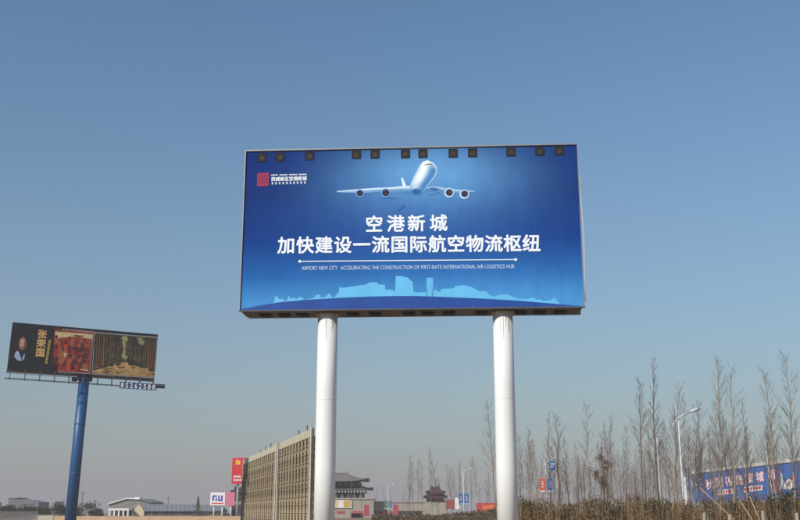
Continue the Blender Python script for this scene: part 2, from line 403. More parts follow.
    for (a, ya), (c, yc) in zip(arc, arc[1:]):
        p = [B1.loc(a, ya), B1.loc(c, yc)]; p = [(max(x0+.01, min(x1-.01, x)), max(z, z0+.005)) for x, z in p]
        G.poly([(p[0][0], -.011, z0+.003), (p[1][0], -.011, z0+.003), (p[1][0], -.011, p[1][1]), (p[0][0], -.011, p[0][1])])
    G.build('curved_ground_print', mat('print_ground', srgb(30,72,150), 0.45, 0.15, 0.5), P)
    # lettering
    H1 = MB()
    for ch, px, py in zip('空港新城', (374.2,395.8,416.4,438.5), (224,223.6,223.2,222.9)):
        x, z = B1.loc(px, py); s = 16.9*.0457/.9; put_glyph(H1, ch, x, z, s, s, -.012, .026)
    H1.build('headline_lettering', cw, P)
    H2 = MB()
    for k, ch in enumerate('加快建设一流国际航空物流枢纽'):
        px = 286.4+(531.4-286.4)*k/13; py = 245.3+(243.2-245.3)*k/13
        x, z = B1.loc(px, py); s = 17.0*.0457/.9; put_glyph(H2, ch, x, z, s, s, -.012, .026)
    H2.build('headline_lettering', cw, P)
    U = MB(); a = B1.loc(299.7, 261.4); c = B1.loc(515.7, 259.6)
    U.poly([(a[0],-.012,a[1]-.02),(c[0],-.012,c[1]-.02),(c[0],-.012,c[1]+.02),(a[0],-.012,a[1]+.02)])
    for q in (a, c): U.poly([(x,-.0125,z) for x, z in ell(q[0], q[1], .068, .068, 14)])
    U.build('rule_line', cw, P)
    E_ = MB(); a = B1.loc(301.6, 270.0); c = B1.loc(514.3, 268.2)
    zf = lambda x: a[1]+(c[1]-a[1])*(x-a[0])/(c[0]-a[0]); xm = B1.loc(337.6, 268)[0]; xn = B1.loc(340.6, 268)[0]
    pale_ = mat('print_lettering', srgb(205,220,242), 0.45, 0.03)
    put_line(E_, 'AIRPORT NEW CITY', a[0], xm, zf, .19, -.012); E_.build('english_lettering', pale_, P)
    E_ = MB(); put_line(E_, 'ACCELERATING THE CONSTRUCTION OF FIRST-RATE INTERNATIONAL AIR LOGISTICS HUB', xn, c[0], zf, .19, -.012); E_.build('english_lettering', pale_, P)
    # logo: red seal with carved lines, name in white
    red = mat('print_red', srgb(158,26,64), 0.5, 0.08, 3); Lg = MB()
    flat(Lg, B1, [(257.4,173.2),(268.9,172.7),(268.7,185.7),(257.1,186.2)], -.010, 0)
    for k in range(4):
        u = 259.2+2.55*k; flat(Lg, B1, [(u,174.4),(u+.55,174.4),(u+.4,184.8),(u-.15,184.8)], -.012, 1)
    for k in range(3):
        v = 176.2+3.1*k; flat(Lg, B1, [(258.4,v),(267.9,v-.3),(267.9,v+.2),(258.4,v+.5)], -.012, 1)
    Lg.build('logo_seal', [red, mat('seal_line', srgb(110,26,76), 0.5, 0.08)], P)
    T = MB()
    for k, ch in enumerate('西咸新区空港新城'):
        x, z = B1.loc(273.4+4.47*k, 179.2-.12*k); put_glyph(T, ch, x, z, .215, .23, -.012, .035)
    for k in range(26):
        if k % 7 != 5:
            px = 271.4+k*1.37; flat(T, B1, [(px,174.6-.03*k),(px+.9,174.6-.03*k),(px+.9,175.7-.03*k),(px,175.7-.03*k)], -.012)
    for k in range(10):
        px = 271.6+k*3.6; py = 182.4-.09*k
        for (u, v, ww, hh) in ((0,0,1.7,.5),(.2,.9,1.5,.4),(.6,-.2,.5,2.2),(0,1.6,1.8,.4)): flat(T, B1, [(px+u,py+v),(px+u+ww,py+v),(px+u+ww,py+v+hh),(px+u,py+v+hh)], -.0123-.0002*u)
    T.build('logo_lettering', cw, P)
    # square vents along the top
    v = MB(); s = .215
    for q in ((-s,s,s-.05,s),(-s,s,-s,-s+.05),(-s,-s+.05,-s+.051,s-.051),(s-.05,s,-s+.051,s-.051)): v.box(q[0],q[1],-.03,-.002,q[2],q[3])
    v.box(-s+.051,s-.051,-.016,-.003,-s+.051,s-.051, 0); v.box(-s*.5,s*.5,-.024,-.0165,-s*.62,s*.38, 1)
    me = v.mesh('top_vent', [dark, rust])
    for px, py in ((262,157.7),(280,157),(309.6,155.8),(356.4,154.4),(375,154.2),(405.4,153.8),(422.8,153.6),(453,153.2),(472.5,152.8),(510.8,152),(539.7,151.3),(559,150.8)):
        x, z = B1.loc(px, py); link('top_vent', me, t, (x, 0, cz+z))
    # loose cable down the right edge
    c = MB(); pts = []
    for k in range(13):
        u = k/12; pts.append((x1+.075+.06*math.sin(u*math.pi)**2, -.03, 2.4-u*6.1))
    c.tube(pts, .022, 5); c.build('cable', mat('pale_cable', (0.6,0.6,0.6), 0.5), t, (0,0,cz))
    # pillars
    rrp = random.Random(9)
    for pt, pb in ((326.6, 323.6), (502.6, 507.6)):
        xt, _ = B1.loc(pt, 330)
        Y = 0.76; d = at(pb, 519, 46.7)
        px = (d - Vector((BC.x, BC.y, 0))).dot(AX)
        p = MB(); zt = cz+z0-.062
        p.tube([(0,0,0.08),(0,0,zt*.33),(0,0,zt*.66),(0,0,zt)], [.475,.475,.47,.465], 48)
        po = p.build('pillar', white, t, (px, Y, 0))
        for k in (.30, .62):
            q = MB(); q.tube([(0,0,zt*k-.02),(0,0,zt*k+.02)], .4785, 48, caps=False); q.build('weld_seam', white, po)
        q = MB()
        for k in range(16):
            a_ = -math.pi/2+rrp.uniform(-1.5,1.5); ln = rrp.uniform(.2,1.3); hw_ = rrp.uniform(.006,.02); z_ = zt-.122
            f = lambda a2, z2: (.4725*math.cos(a2), .4725*math.sin(a2), z2)
            q.poly([f(a_-hw_*2, z_), f(a_-hw_*.6, z_-ln), f(a_+hw_*.6, z_-ln), f(a_+hw_*2, z_)])
        q.build('rust_run', mat('rust_run', (0.46,0.38,0.30), 0.8, 0.3, 5), po)
        q = MB(); q.tube([(0,0,zt-.12),(0,0,zt-.02)], .50, 32)
        for k in range(12):
            a = k*math.pi/6; q.box(.46,.60,-.02,.02,zt-.10,zt-.021, rot=Matrix.Rotation(a,3,'Z'))
        q.build('collar', mat('rusty_collar', (0.42,0.37,0.32), 0.8, 0.4, 4), po)
        q = MB(); q.tube([(0,0,0),(0,0,.08)], .8, 32); q.build('base_plate', steel, po)
build_main_billboard()

# ------------------------------------------------------------------ left billboard on a blue pole
C2 = Vector((-40.31, 127.74, 19.896+EYE)); Y2, R2, W2, H2_ = 0.3866, -0.02157, 18.0, 6.0
def build_pole_billboard():
    M = Matrix.Rotation(Y2, 3, 'Z') @ Matrix.Rotation(-R2, 3, 'Y')
    ax = M @ Vector((1,0,0)); up = M @ Vector((0,0,1)); B2 = Board(C2, ax, up)
    # the whole sign leans a little with its pole
    pc = C2 + M @ Vector((.35, 1.1, 0)); base = pc - up*(pc.z/up.z)
    t = thing('pole_billboard', 'dark advertising board of painted pictures on a leaning blue pole', 'billboard', base)
    t.rotation_euler = M.to_euler()
    off = M.transposed() @ (C2 - base)                        # board centre in the thing's own axes
    blk = mat('board_black', (0.012,0.012,0.013), 0.5, 0.3, 1.0, spec=0.2); steel = mat('dark_steel', (0.06,0.065,0.08), 0.6, 0.2, 2)
    f = MB(); f.box(-9, 9, 0, 2.2, -3, 3); f.build('cabinet', blk, t, off)
    gold = mat('gold_print', srgb(205,164,96), 0.5, 0.15, 3)
    # panel 1 portrait and name
    P = MB(); P.box(-8.95, -3.05, -.03, -.002, -2.95, 2.95); P1 = P.build('portrait_panel', blk, t, off)
    def q(px, py): return B2.loc(px, py)
    F = MB(); K = 0
    skin = mat('print_skin', srgb(176,128,98), 0.5, 0.3, 1.6); skd = mat('print_skin_dark', srgb(96,64,50), 0.5, 0.3, 2); shirt = mat('print_shirt', srgb(150,170,200), 0.5, 0.3, 1.2); hair = mat('print_hair', srgb(26,22,22), 0.5, 0.3); suit = mat('print_suit', srgb(14,18,28), 0.5, 0.3, 1)
    flat(F, B2, [(12.5,361),(13,357),(15,352.6),(18,350),(24,350),(28,352),(30.5,356),(31,363),(27,365),(17,365)], -.035, 4)
    flat(F, B2, [(14.2,357),(15,353),(17,351),(18.4,351.4),(20,355),(21.2,358.4),(21.4,361),(17.4,360.4)], -.040, 2)
    flat(F, B2, [(22.4,358),(24.2,353.4),(25,354),(24.2,358.6),(22.6,361)], -.040, 2)
    flat(F, B2, ell(22.0, 341.6, 4.3, 7.0, 22, .12), -.037, 3)
    Fc = Print(B2); Fc.disc(22.4, 343.8, 4.2, 7.6, -.043, ((1,(40,28,24)),(.86,(96,64,50)),(.6,(160,116,90)),(.3,(196,150,120)),(0,(206,162,132))), .12, -.5, -2.0)
    for cx, cy, rx, ry, c_ in ((20.6,342.6,1.2,.7,(92,62,50)),(24.4,343,1.2,.7,(84,56,46)),(22.4,349,1.5,.5,(112,66,58)),(25.4,346,1.2,3,(104,72,56)),(22.2,346,.6,.5,(140,96,76))): Fc.disc(cx, cy, rx, ry, -.046, ((1,(168,124,98)) if cx < 25 else (1,(120,84,66)),(.4,c_),(0,c_)))
    Fc.build('face_print', P1)
    F.build('portrait_print', [skin, skd, shirt, hair, suit], P1)
    T = MB()
    for ch, px, py in (('张',42.2,334.2), ('荣',41.2,343.4), ('国',40.3,352.6)):
        x, z = q(px, py); put_glyph(T, ch, x, z, 1.14, 1.14, -.04, .03)
    for k in range(7):
        x, z = q(49.6-.55*k, 341.6+3.5*k)
        for (u, v, ww, hh) in ((-.16,.10,.32,.07),(-.03,-.16,.07,.34),(-.16,-.06,.32,.06),(-.14,-.16,.28,.05)): T.poly([(x+u,-.04-.001*hh,z+v),(x+u+ww,-.04-.001*hh,z+v),(x+u+ww,-.04-.001*hh,z+v+hh),(x+u,-.04-.001*hh,z+v+hh)])
    T.build('gold_lettering', gold, P1)
    # panel 2: crowd in red
    def panel(name, px4, m, y=-.03):
        b = MB(); pts = [q(*p) for p in px4]
        b.poly([(x, y, z) for x, z in pts]); b.poly([(x, -.003, z) for x, z in pts][::-1])
        for i in range(4):
            (a, c), (d, e) = pts[i], pts[(i+1) % 4]; b.poly([(a,-.003,c),(d,-.003,e),(d,y,e),(a,y,c)])
        return b.build(name, m, t, off)
    silver = mat('picture_frame', (0.35,0.35,0.36), 0.4, 0.1, 2)
    c4 = [(51.6,371.2),(89.8,373.3),(93,332.2),(54.8,328.9)]
    panel('picture_frame', [(51.1,371.9),(90.3,374),(93.6,331.6),(54.3,328.2)], silver, -.02)
    pic = panel('crowd_painting', c4, mat('painting_red', srgb(120,34,28), 0.6, 0.55, 1.4, col2=srgb(170,72,44)), -.03)
    G = MB(); rr = random.Random(4)
    pal = [srgb(150,36,30), srgb(104,26,24), srgb(70,24,24), srgb(150,84,50), srgb(196,170,122), srgb(46,24,22), srgb(180,60,44)]
    ms = [mat('painting_tone_%s' % n_, c, 0.6, 0.3, 2.0) for n_, c in zip(('crimson','maroon','wine','ochre','cream','umber','scarlet'), pal)]
    flat(G, B2, [(55.2,331.5),(92.6,334.5),(92.2,339),(84,338),(78,336.6),(68,337),(60,338),(55,340)], -.034, 4)
    for row in range(5):
        for i in range(9):
            cx = 57+i*4.0+rr.uniform(-1,1)+(row % 2)*1.5; cy = 340.5+row*5.2+rr.uniform(-2.4,2.4)+(cx-70)*.08
            if cx > 89: continue
            m0 = rr.choice((0,1,2,6,0,1,3,2)); k = row*9+i; y = -.036-.0005*k
            hw = rr.uniform(1.2,2.9); hh = rr.uniform(6,12)
            yb = min(cy+hh, 370.3+(cx-53)*.05)
            flat(G, B2, [(cx-hw*1.1,yb),(cx+hw*1.1,yb),(cx+hw,cy+2.5),(cx+hw*.4,cy+.6),(cx-hw*.4,cy+.6),(cx-hw,cy+2.5)], y, m0)
            flat(G, B2, ell(cx, cy-.6, 1.5, 1.9, 10), y-.0002, rr.choice((5,2,1,3,5)))
    flat(G, B2, [(57.6,362),(61,345),(64.4,362.6),(61,364.5)], -.062, 3)
    flat(G, B2, [(63.4,353),(66.6,353),(65.6,357.4),(64,357)], -.062, 4)
    flat(G, B2, [(74,335),(83,335.7),(83,336.8),(74,336)], -.062, 5)
    flat(G, B2, [(80,369),(88.4,370.2),(88.4,371.2),(80,370)], -.062, 4)
    G.build('crowd_print', ms, pic)
    # panel 3: forest path
    c4 = [(92.4,373.8),(153.6,377.6),(156.6,337.8),(94.8,332.9)]
    panel('picture_frame', [(91.9,374.4),(154.1,378.4),(157.1,337.1),(94.3,332.2)], silver, -.02)
    pic = panel('forest_painting', c4, mat('painting_wood', srgb(42,38,26), 0.6, 0.6, 1.1, col2=srgb(72,64,40)), -.03)
    G = MB(); ms = [mat('painting_tone_'+n_, c, 0.6, 0.45, 1.6) for n_, c in (('glade', srgb(160,154,108)), ('path', srgb(172,134,86)), ('trunk', srgb(122,84,54)), ('pine', srgb(34,30,20)), ('moss', srgb(66,60,34)), ('haze', srgb(128,128,84)), ('fir', srgb(50,46,28)))]
    lim = lambda x, y: (min(155.6, max(93.8, x)), min(372.6+(x-93)*.06, max(334.4+(x-95)*.08, y)))
    def dab(cx, cy, rx, ry, y, mi, n_=9): flat(G, B2, [lim(cx+math.cos(k*2*math.pi/n_)*rx*rr.uniform(.6,1.2), cy+math.sin(k*2*math.pi/n_)*ry*rr.uniform(.6,1.2)) for k in range(n_)], y, mi)
    flat(G, B2, [(122,336),(127.6,336.4),(126,348),(124.8,359),(123,359),(123,347)], -.032, 5)
    flat(G, B2, [(137,337.4),(146,338.1),(143,346),(138.6,344)], -.032, 5)
    flat(G, B2, [(92.8,370.6),(104,368),(119,362.4),(127,362.6),(140,367.6),(154.3,372.4),(153.8,377.2),(92.6,373.4)], -.032, 1)
    for i in range(40): dab(124.8+rr.gauss(0,1.9)*(1.2-i/60), rr.uniform(337,359), rr.uniform(.4,.9), rr.uniform(1.2,3.4), -.034-.0002*i, rr.choice((0,0,5,0)))
    for i in range(150):
        cx = rr.uniform(94.5,155.5); cy = rr.uniform(335,364)
        if abs(cx-124.6) < 1.4+rr.random()*2 or (139 < cx < 144 and cy < 345): continue
        dab(cx, cy, rr.uniform(.8,2.6), rr.uniform(1.2,4.2), -.043-.0001*i, rr.choice((3,3,3,4,6,4)))
    for i in range(40):
        cx = rr.uniform(95,153); cy = rr.uniform(365,375)+(cx-120)*.05; dab(cx, cy, rr.uniform(1,4.5), rr.uniform(.25,.8), -.059-.00008*i, rr.choice((2,5,4,1,2,6,1)))
    for i, (cx, w_, y0_, y1_) in enumerate(((98.5,.5,334,368),(103,.8,334,366),(109.4,.5,337,364),(113.6,.35,340,361),(117.4,.3,343,359),(131,.3,342,360),(134.6,.35,343,361),(139,.35,342,363),(147.8,.6,340,368),(152,.5,341,368),(106,.3,338,362),(96,.5,335,368),(100.6,.35,336,366),(111.6,.3,338,363),(119.4,.25,340,360),(136.8,.3,340,362),(145,.4,340,366),(150,.35,341,367),(154,.4,341,369),(129,.25,344,359),(143,.3,344,364))):
        flat(G, B2, [(cx-w_,y1_),(cx+w_,y1_),(cx+w_*.5+1.2,y0_+1),(cx-w_*.5+1.2,y0_+1)], -.066-.0003*i, 2)
    G.build('forest_print', ms, pic)
    # lower edge glow strip and catwalk
    z = -3.0
    for yy in (-1.15, -.35):
        b = MB(); b.bar((-9.2,yy,z-1.15),(9.4,yy,z-1.15), .055); b.build('catwalk_rail', steel, t, off)
    for k in range(11):
        x = -8.6+k*1.75; b = MB(); b.bar((x,-.35,z+.1),(x,-.35,z-1.2),.07); b.bar((x,-1.2,z-1.1),(x,.3,z-1.1),.08); b.bar((x,.3,z),(x,.3,z-1.15),.07); b.build('catwalk_bracket', steel, t, off)
    b = MB(); b.bar((-9.2,-.75,z-.45),(0,-.75,z-.5),.05); b.build('handrail', steel, t, off)
    for px in (73.6, 88.6):
        x, zz = q(px, 380.3); b = MB(); b.box(x-.32,x+.32,-1.6,-1.1,zz-.3,zz+.22); b.box(x-.06,x+.06,-1.1,-.36,zz-.1,zz+.02); b.build('floodlight', blk, t, off)
    # phone number strip
    x0, z0 = q(118.6, 385.2); x1, z1 = q(154.5, 388.0); zc = (z0+z1)/2
    b = MB(); b.box(x0, x1, -1.36, -1.22, zc-.5, zc+.32); ns = b.build('number_board', mat('number_blue', srgb(44,64,110), 0.5, 0.2), t, off)
    N = MB()
    for k, ch in enumerate('85262588'):
        x = x0+(x1-x0)*(k+.55)/8.1; put_glyph(N, ch, x, zc-.1, .34, .62, -1.367, .02, 0, True)
    N.build('number_lettering', mat('number_white', (0.78,0.78,0.76), 0.5, 0.05), ns)
    b = MB(); b.bar((x1,-1.28,zc+.1),(x1+1.1,-1.28,zc+.1),.4); b.build('board_arm', steel, t, off)
    # pole
    top = off.z+z; blue = mat('pole_blue', srgb(16,78,126), 0.42, 0.14, 0.5, spec=0.5, streak=True)
    p = MB(); p.tube([(0,0,-.1),(0,0,top*.5),(0,0,top)], [.70,.68,.66], 32); po = p.build('pole', blue, t)
    p = MB(); p.tube([(0,0,top-.55),(0,0,top-.1)], .86, 24); p.build('collar', blue, po)
    for k in (.34, .67):
        p = MB(); p.tube([(0,0,top*k-.08),(0,0,top*k+.08)], .695, 32); p.build('weld_band', blue, po)
build_pole_billboard()

# ------------------------------------------------------------------ long lattice-backed hoarding
def build_lattice():
    HT = 9.0
    a = at_h(313.5, 428, HT); b = at_h(243.5, 460, HT)
    d = (b-a); Lh = d.length; rz = math.atan2(d.y, d.x)
    t = thing('lattice_hoarding', 'long tall hoarding seen from its back with dense steel lattice bracing', 'hoarding', (a.x, a.y, 0), rz)
    # local: +X runs away from camera; the camera sees the side where local y > 0 or < 0
    cs = 1 if (Matrix.Rotation(-rz,3,'Z') @ (Vector((0,0,0))-Vector((a.x,a.y,0)))).y > 0 else -1
    tan = mat('weathered_steel', srgb(148,132,106), 0.75, 0.45, 0.35); pale = mat('pale_steel', srgb(180,174,160), 0.6, 0.15, 1)
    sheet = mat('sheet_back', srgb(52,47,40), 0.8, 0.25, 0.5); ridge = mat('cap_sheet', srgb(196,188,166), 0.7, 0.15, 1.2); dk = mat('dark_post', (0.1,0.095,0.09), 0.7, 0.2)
    nb = 30; bw = Lh/nb; rows = 11; top = HT-.75; rh = top/rows; dep = 1.5*cs
    t.location = Vector((a.x, a.y, 0)) - Vector((-math.sin(rz), math.cos(rz), 0))*dep
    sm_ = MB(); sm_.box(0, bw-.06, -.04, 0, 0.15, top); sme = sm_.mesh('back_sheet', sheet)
    pm = MB(); pm.bar((0,dep,0),(0,dep,top+.05),.16); pm.bar((0,.12*cs,0),(0,.12*cs,top),.12)
    for r in range(1, rows+1): pm.bar((0,.1*cs,r*rh),(0,dep-.1*cs,r*rh),.07)
    for r in range(rows):
        za, zb = (r*rh, (r+1)*rh) if r % 2 else ((r+1)*rh, r*rh)
        pm.bar((0,.1*cs,za),(0,dep-.1*cs,zb),.12); pm.bar((0,dep*.5,(r+.5)*rh),(0,dep-.1*cs,za),.08)
    pme = pm.mesh('post', tan)
    bm = MB()
    for r in range(rows):
        z0, z1 = r*rh, (r+1)*rh
        j = random.uniform(-.12,.12); f_ = 1 if r % 2 else -1
        x0_, x1_ = (.05, bw-.05) if f_ > 0 else (bw-.05, .05)
        bm.bar((x0_,dep-.03*cs,z0+j),(x1_,dep-.03*cs,z1+j),.07)
        for q_ in (.25, .5, .75):
            za, zb = (z0, z1) if (r+int(q_*4)) % 2 else (z1, z0)
            bm.bar((bw*q_,.1*cs,za+j),(bw*q_,dep-.12*cs,zb),.08)
        bm.bar((bw*.5,dep-.05*cs,z0),(bw*.5,dep-.05*cs,z1),.09)
        bm.bar((.05,.4*cs,z1),(bw-.05,.4*cs,z0),.06)
    bme = bm.mesh('bracing', tan)
    cm = MB(); w_ = bw/2
    for k in range(2): cm.box(k*w_+.05, k*w_+w_*.72, dep-.1, dep+.06, top+.06, HT)
    for k in range(2): cm.box(k*w_+w_*.72+.001, (k+1)*w_+.049, dep-.02, dep+.02, top+.08, HT-.03, 1)
    cme = cm.mesh('cap_panel', [ridge, mat('cap_gap', srgb(120,106,86), .8, .2)])
    for k in range(nb):
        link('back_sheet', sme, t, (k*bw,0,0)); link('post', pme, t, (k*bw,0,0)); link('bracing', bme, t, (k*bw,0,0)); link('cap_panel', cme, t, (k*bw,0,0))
    link('post', pme, t, (Lh,0,0))
    for r in range(1, rows+1):
        m = MB(); m.bar((0,dep+.07*cs,r*rh),(Lh,dep+.07*cs,r*rh),.05); m.build('rail', tan, t)
    for x in (-.12, Lh*.36, Lh*.385):
        m = MB(); m.bar((x,dep+.22*cs,0),(x,dep+.22*cs,HT+.1),.15); m.build('main_post', pale, t)
    for k, px in enumerate((250,254.5,259.5,266,285.5,293,302.3,311.5)):
        u = None
        # run along the top edge until it reaches that photo column
        lo, hi = 0.0, Lh
        for _ in range(40):
            mid = (lo+hi)/2; p = Vector((a.x,a.y,0))+Vector((math.cos(rz),math.sin(rz),0))*mid
            xx = 400+FPX*p.x/(p.y*math.cos(PITCH)+(HT-EYE)*math.sin(PITCH))
            if xx > px: lo = mid
            else: hi = mid
        m = MB(); m.bar((lo,0.06,HT-.9),(lo,0.06,HT+1.0+.12*(k % 3)),.09); m.build('lamp_stub', dk, t)
build_lattice()

# ------------------------------------------------------------------ distant signs behind the hoarding
def sign(name, label, px0, px1, py0, py1, Y, depth, mcol, group=None):
    a = at(px0, py1, Y); b = at(px1, py0, Y); w_ = b.x-a.x
    t = thing(name, label, 'sign', ((a.x+b.x)/2, Y, 0), 0, group)
    m = MB(); m.box(-w_/2, w_/2, 0, depth, a.z, b.z); p = m.build('panel', mcol, t)
    return t, p, (lambda px, py: (at(px, py, Y).x-(a.x+b.x)/2, at(px, py, Y).z)), a.z
def on(mb, F, px0, py0, px1, py1, y=-.02, mi=0):
    x0, z1 = F(px0, py0); x1, z0 = F(px1, py1); mb.poly([(x0,y,z0),(x1,y,z0),(x1,y,z1),(x0,y,z1)], mi)
post = mat('sign_post', (0.32,0.33,0.34), 0.6, 0.15, 2)
def build_signs():
    red = mat('sign_red', srgb(206,44,56), 0.5, 0.1, 0.6); yel = mat('sign_yellow', srgb(238,190,60), 0.5, 0.1); wh = mat('sign_white', srgb(236,232,232), 0.5, 0.06)
    t, p, F, zb = sign('red_sign', 'red roadside sign with yellow emblem beside the lattice hoarding', 231.4, 256, 458, 484, 215, .5, red)
    g = MB(); cx, cy = 238, 462.4
    for k in range(5): 
        a = k*2*math.pi/5-math.pi/2; x, z = F(cx+1.6*math.cos(a), cy+1.6*math.sin(a)); g.poly([(u,-.02-.001*k,v) for u, v in ell(x, z, .22, .22, 10)])
    on(g, F, 235.4, 463.8, 240.4, 464.7, -.03)
    for px in (243.2, 247.4, 251.2): on(g, F, px, 461, px+2.8, 461.8); on(g, F, px+1.1, 460.4, px+1.7, 464.6, -.022); on(g, F, px+.2, 463.2, px+2.6, 463.9, -.024)
    on(g, F, 242, 467, 252, 468.2); on(g, F, 246, 468.2, 248, 476)
    g.build('yellow_emblem', yel, p)
    g = MB()
    for px, n_ in ((233.6,4), (242.4,3)):
        for k in range(n_): on(g, F, px+k*1.9, 475.8, px+k*1.9+1.3, 477.6)
    for k in range(7): on(g, F, 233.6+k*2, 479.2, 233.6+k*2+1.3, 481)
    g.build('white_lettering', wh, p)
    for dx in (-1.2, 1.2):
        m = MB(); m.tube([(dx,.6,0),(dx,.6,zb+.3)], .22, 10); m.build('post', post, t)
    t, p, F, zb = sign('banner_sign', 'low white and pink banner sign left of the lattice hoarding', 210.3, 235, 492.2, 505.8, 240, .3, mat('sign_pink', srgb(206,120,140), 0.5, 0.1))
    g = MB(); on(g, F, 210.6, 492.5, 224.6, 505.5, -.02, 0); g.build('white_field', wh, p)
    g = MB()
    for k, (a, b, c, d) in enumerate(((212.4,495.4,214,501),(212.4,495.4,217,497),(215.4,498,217,501.4),(218.2,495.6,219.6,501.2),(218.2,499.8,222.6,501.4),(221,495.6,222.6,501.2))): on(g, F, a, b, c, d, -.03-.001*k, 0)
    on(g, F, 211.6, 502.8, 223.6, 504.2, -.03, 1)
    g.build('blue_emblem', [mat('sign_blue', srgb(60,76,160), 0.5, 0.1), red], p)
    for px in (214, 222.4, 231):
        x, _ = F(px, 500); m = MB(); m.tube([(x,.45,0),(x,.45,zb+1)], .16, 10); m.build('post', wh, t)
    # small dark-roofed kiosk under the red sign
    x = gx(238, 245); t = thing('tiled_hut', 'small grey hut with dark upturned roof below the red sign', 'hut', (x, 245, 0))
    m = MB(); m.box(-1.7, 1.9, -1.5, 1.5, 0, 4.6); m.build('wall', mat('hut_wall', srgb(150,142,132), 0.8, 0.2, 1), t)
    roof_dark = mat('dark_tile', srgb(66,62,62), 0.7, 0.3, 2)
    hip_roof('roof', t, 5.2, 4.4, 2.0, 1.3, 4.6, roof_dark, 0.35); hip_roof('upper_roof', t, 3.4, 3, 1.6, .8, 6.1, roof_dark, 0.25)
    m = MB(); m.box(-1.1, 1.1, -.9, .9, 5.4, 6.1); m.build('clerestory', mat('hut_wood', srgb(70,54,46), 0.7, 0.3), t)
    m = MB(); m.box(-1.2,-.4,-1.55,-1.501,0,2.1); m.build('door', mat('hut_door', srgb(60,50,44), 0.6, 0.2), t)

def hip_roof(name, parent, w_, d_, rw, h, z, m, flare=0.5, x=0.0, y=0.0):
    """concave hipped roof with lifted corners, ribs of tiles along the slope and ridge bars"""
    b = MB(); N = 6
    ring = []
    for k in range(N+1):
        u = k/N; hw = (w_/2)*(1-u)+(rw/2)*u; hd = (d_/2)*(1-u)+0.12*u; zz = z+h*(u**1.45)
        row = []
        for side in range(4):
            for j in range(8):
                s = -1+2*j/8
                if side == 0: px, py = s*hw, -hd
                elif side == 1: px, py = hw, s*hd
                elif side == 2: px, py = -s*hw, hd
                else: px, py = -hw, -s*hd
                row.append((x+px, y+py, zz+flare*(abs(s)**4)*(1-u)**2))
        ring.append(row)
    for r in ring: b.v += r
    n = 32
    for k in range(N):
        for j in range(n):
            a = k*n+j; c = k*n+(j+1) % n; b.f.append([a, c, c+n, a+n]); b.mi.append(0); b.sm.append(True)
    b.f.append([N*n+j for j in range(n)]); b.mi.append(0); b.sm.append(False)
    b.f.append([j for j in range(n)][::-1]); b.mi.append(0); b.sm.append(False)
    o = b.build(name, m, parent)
    g = MB(); g.box(x-rw/2-.1, x+rw/2+.1, y-.2, y+.2, z+h+.002, z+h+.35)
    for s in (-1, 1): g.box(x+s*(rw/2)-.22, x+s*(rw/2)+.22, y-.23, y+.23, z+h+.002, z+h+.7)
    for sx in (-1, 1):
        for sy in (-1, 1):
            g.tube([(x+sx*((w_/2)*(1-u)+(rw/2)*u), y+sy*((d_/2)*(1-u)+.12*u), z+h*u**1.45+flare*(1-u)**2+.05) for u in (0,.2,.4,.6,.8,1)], .13, 5)
    g.build('ridge', m, o); return o
build_signs()

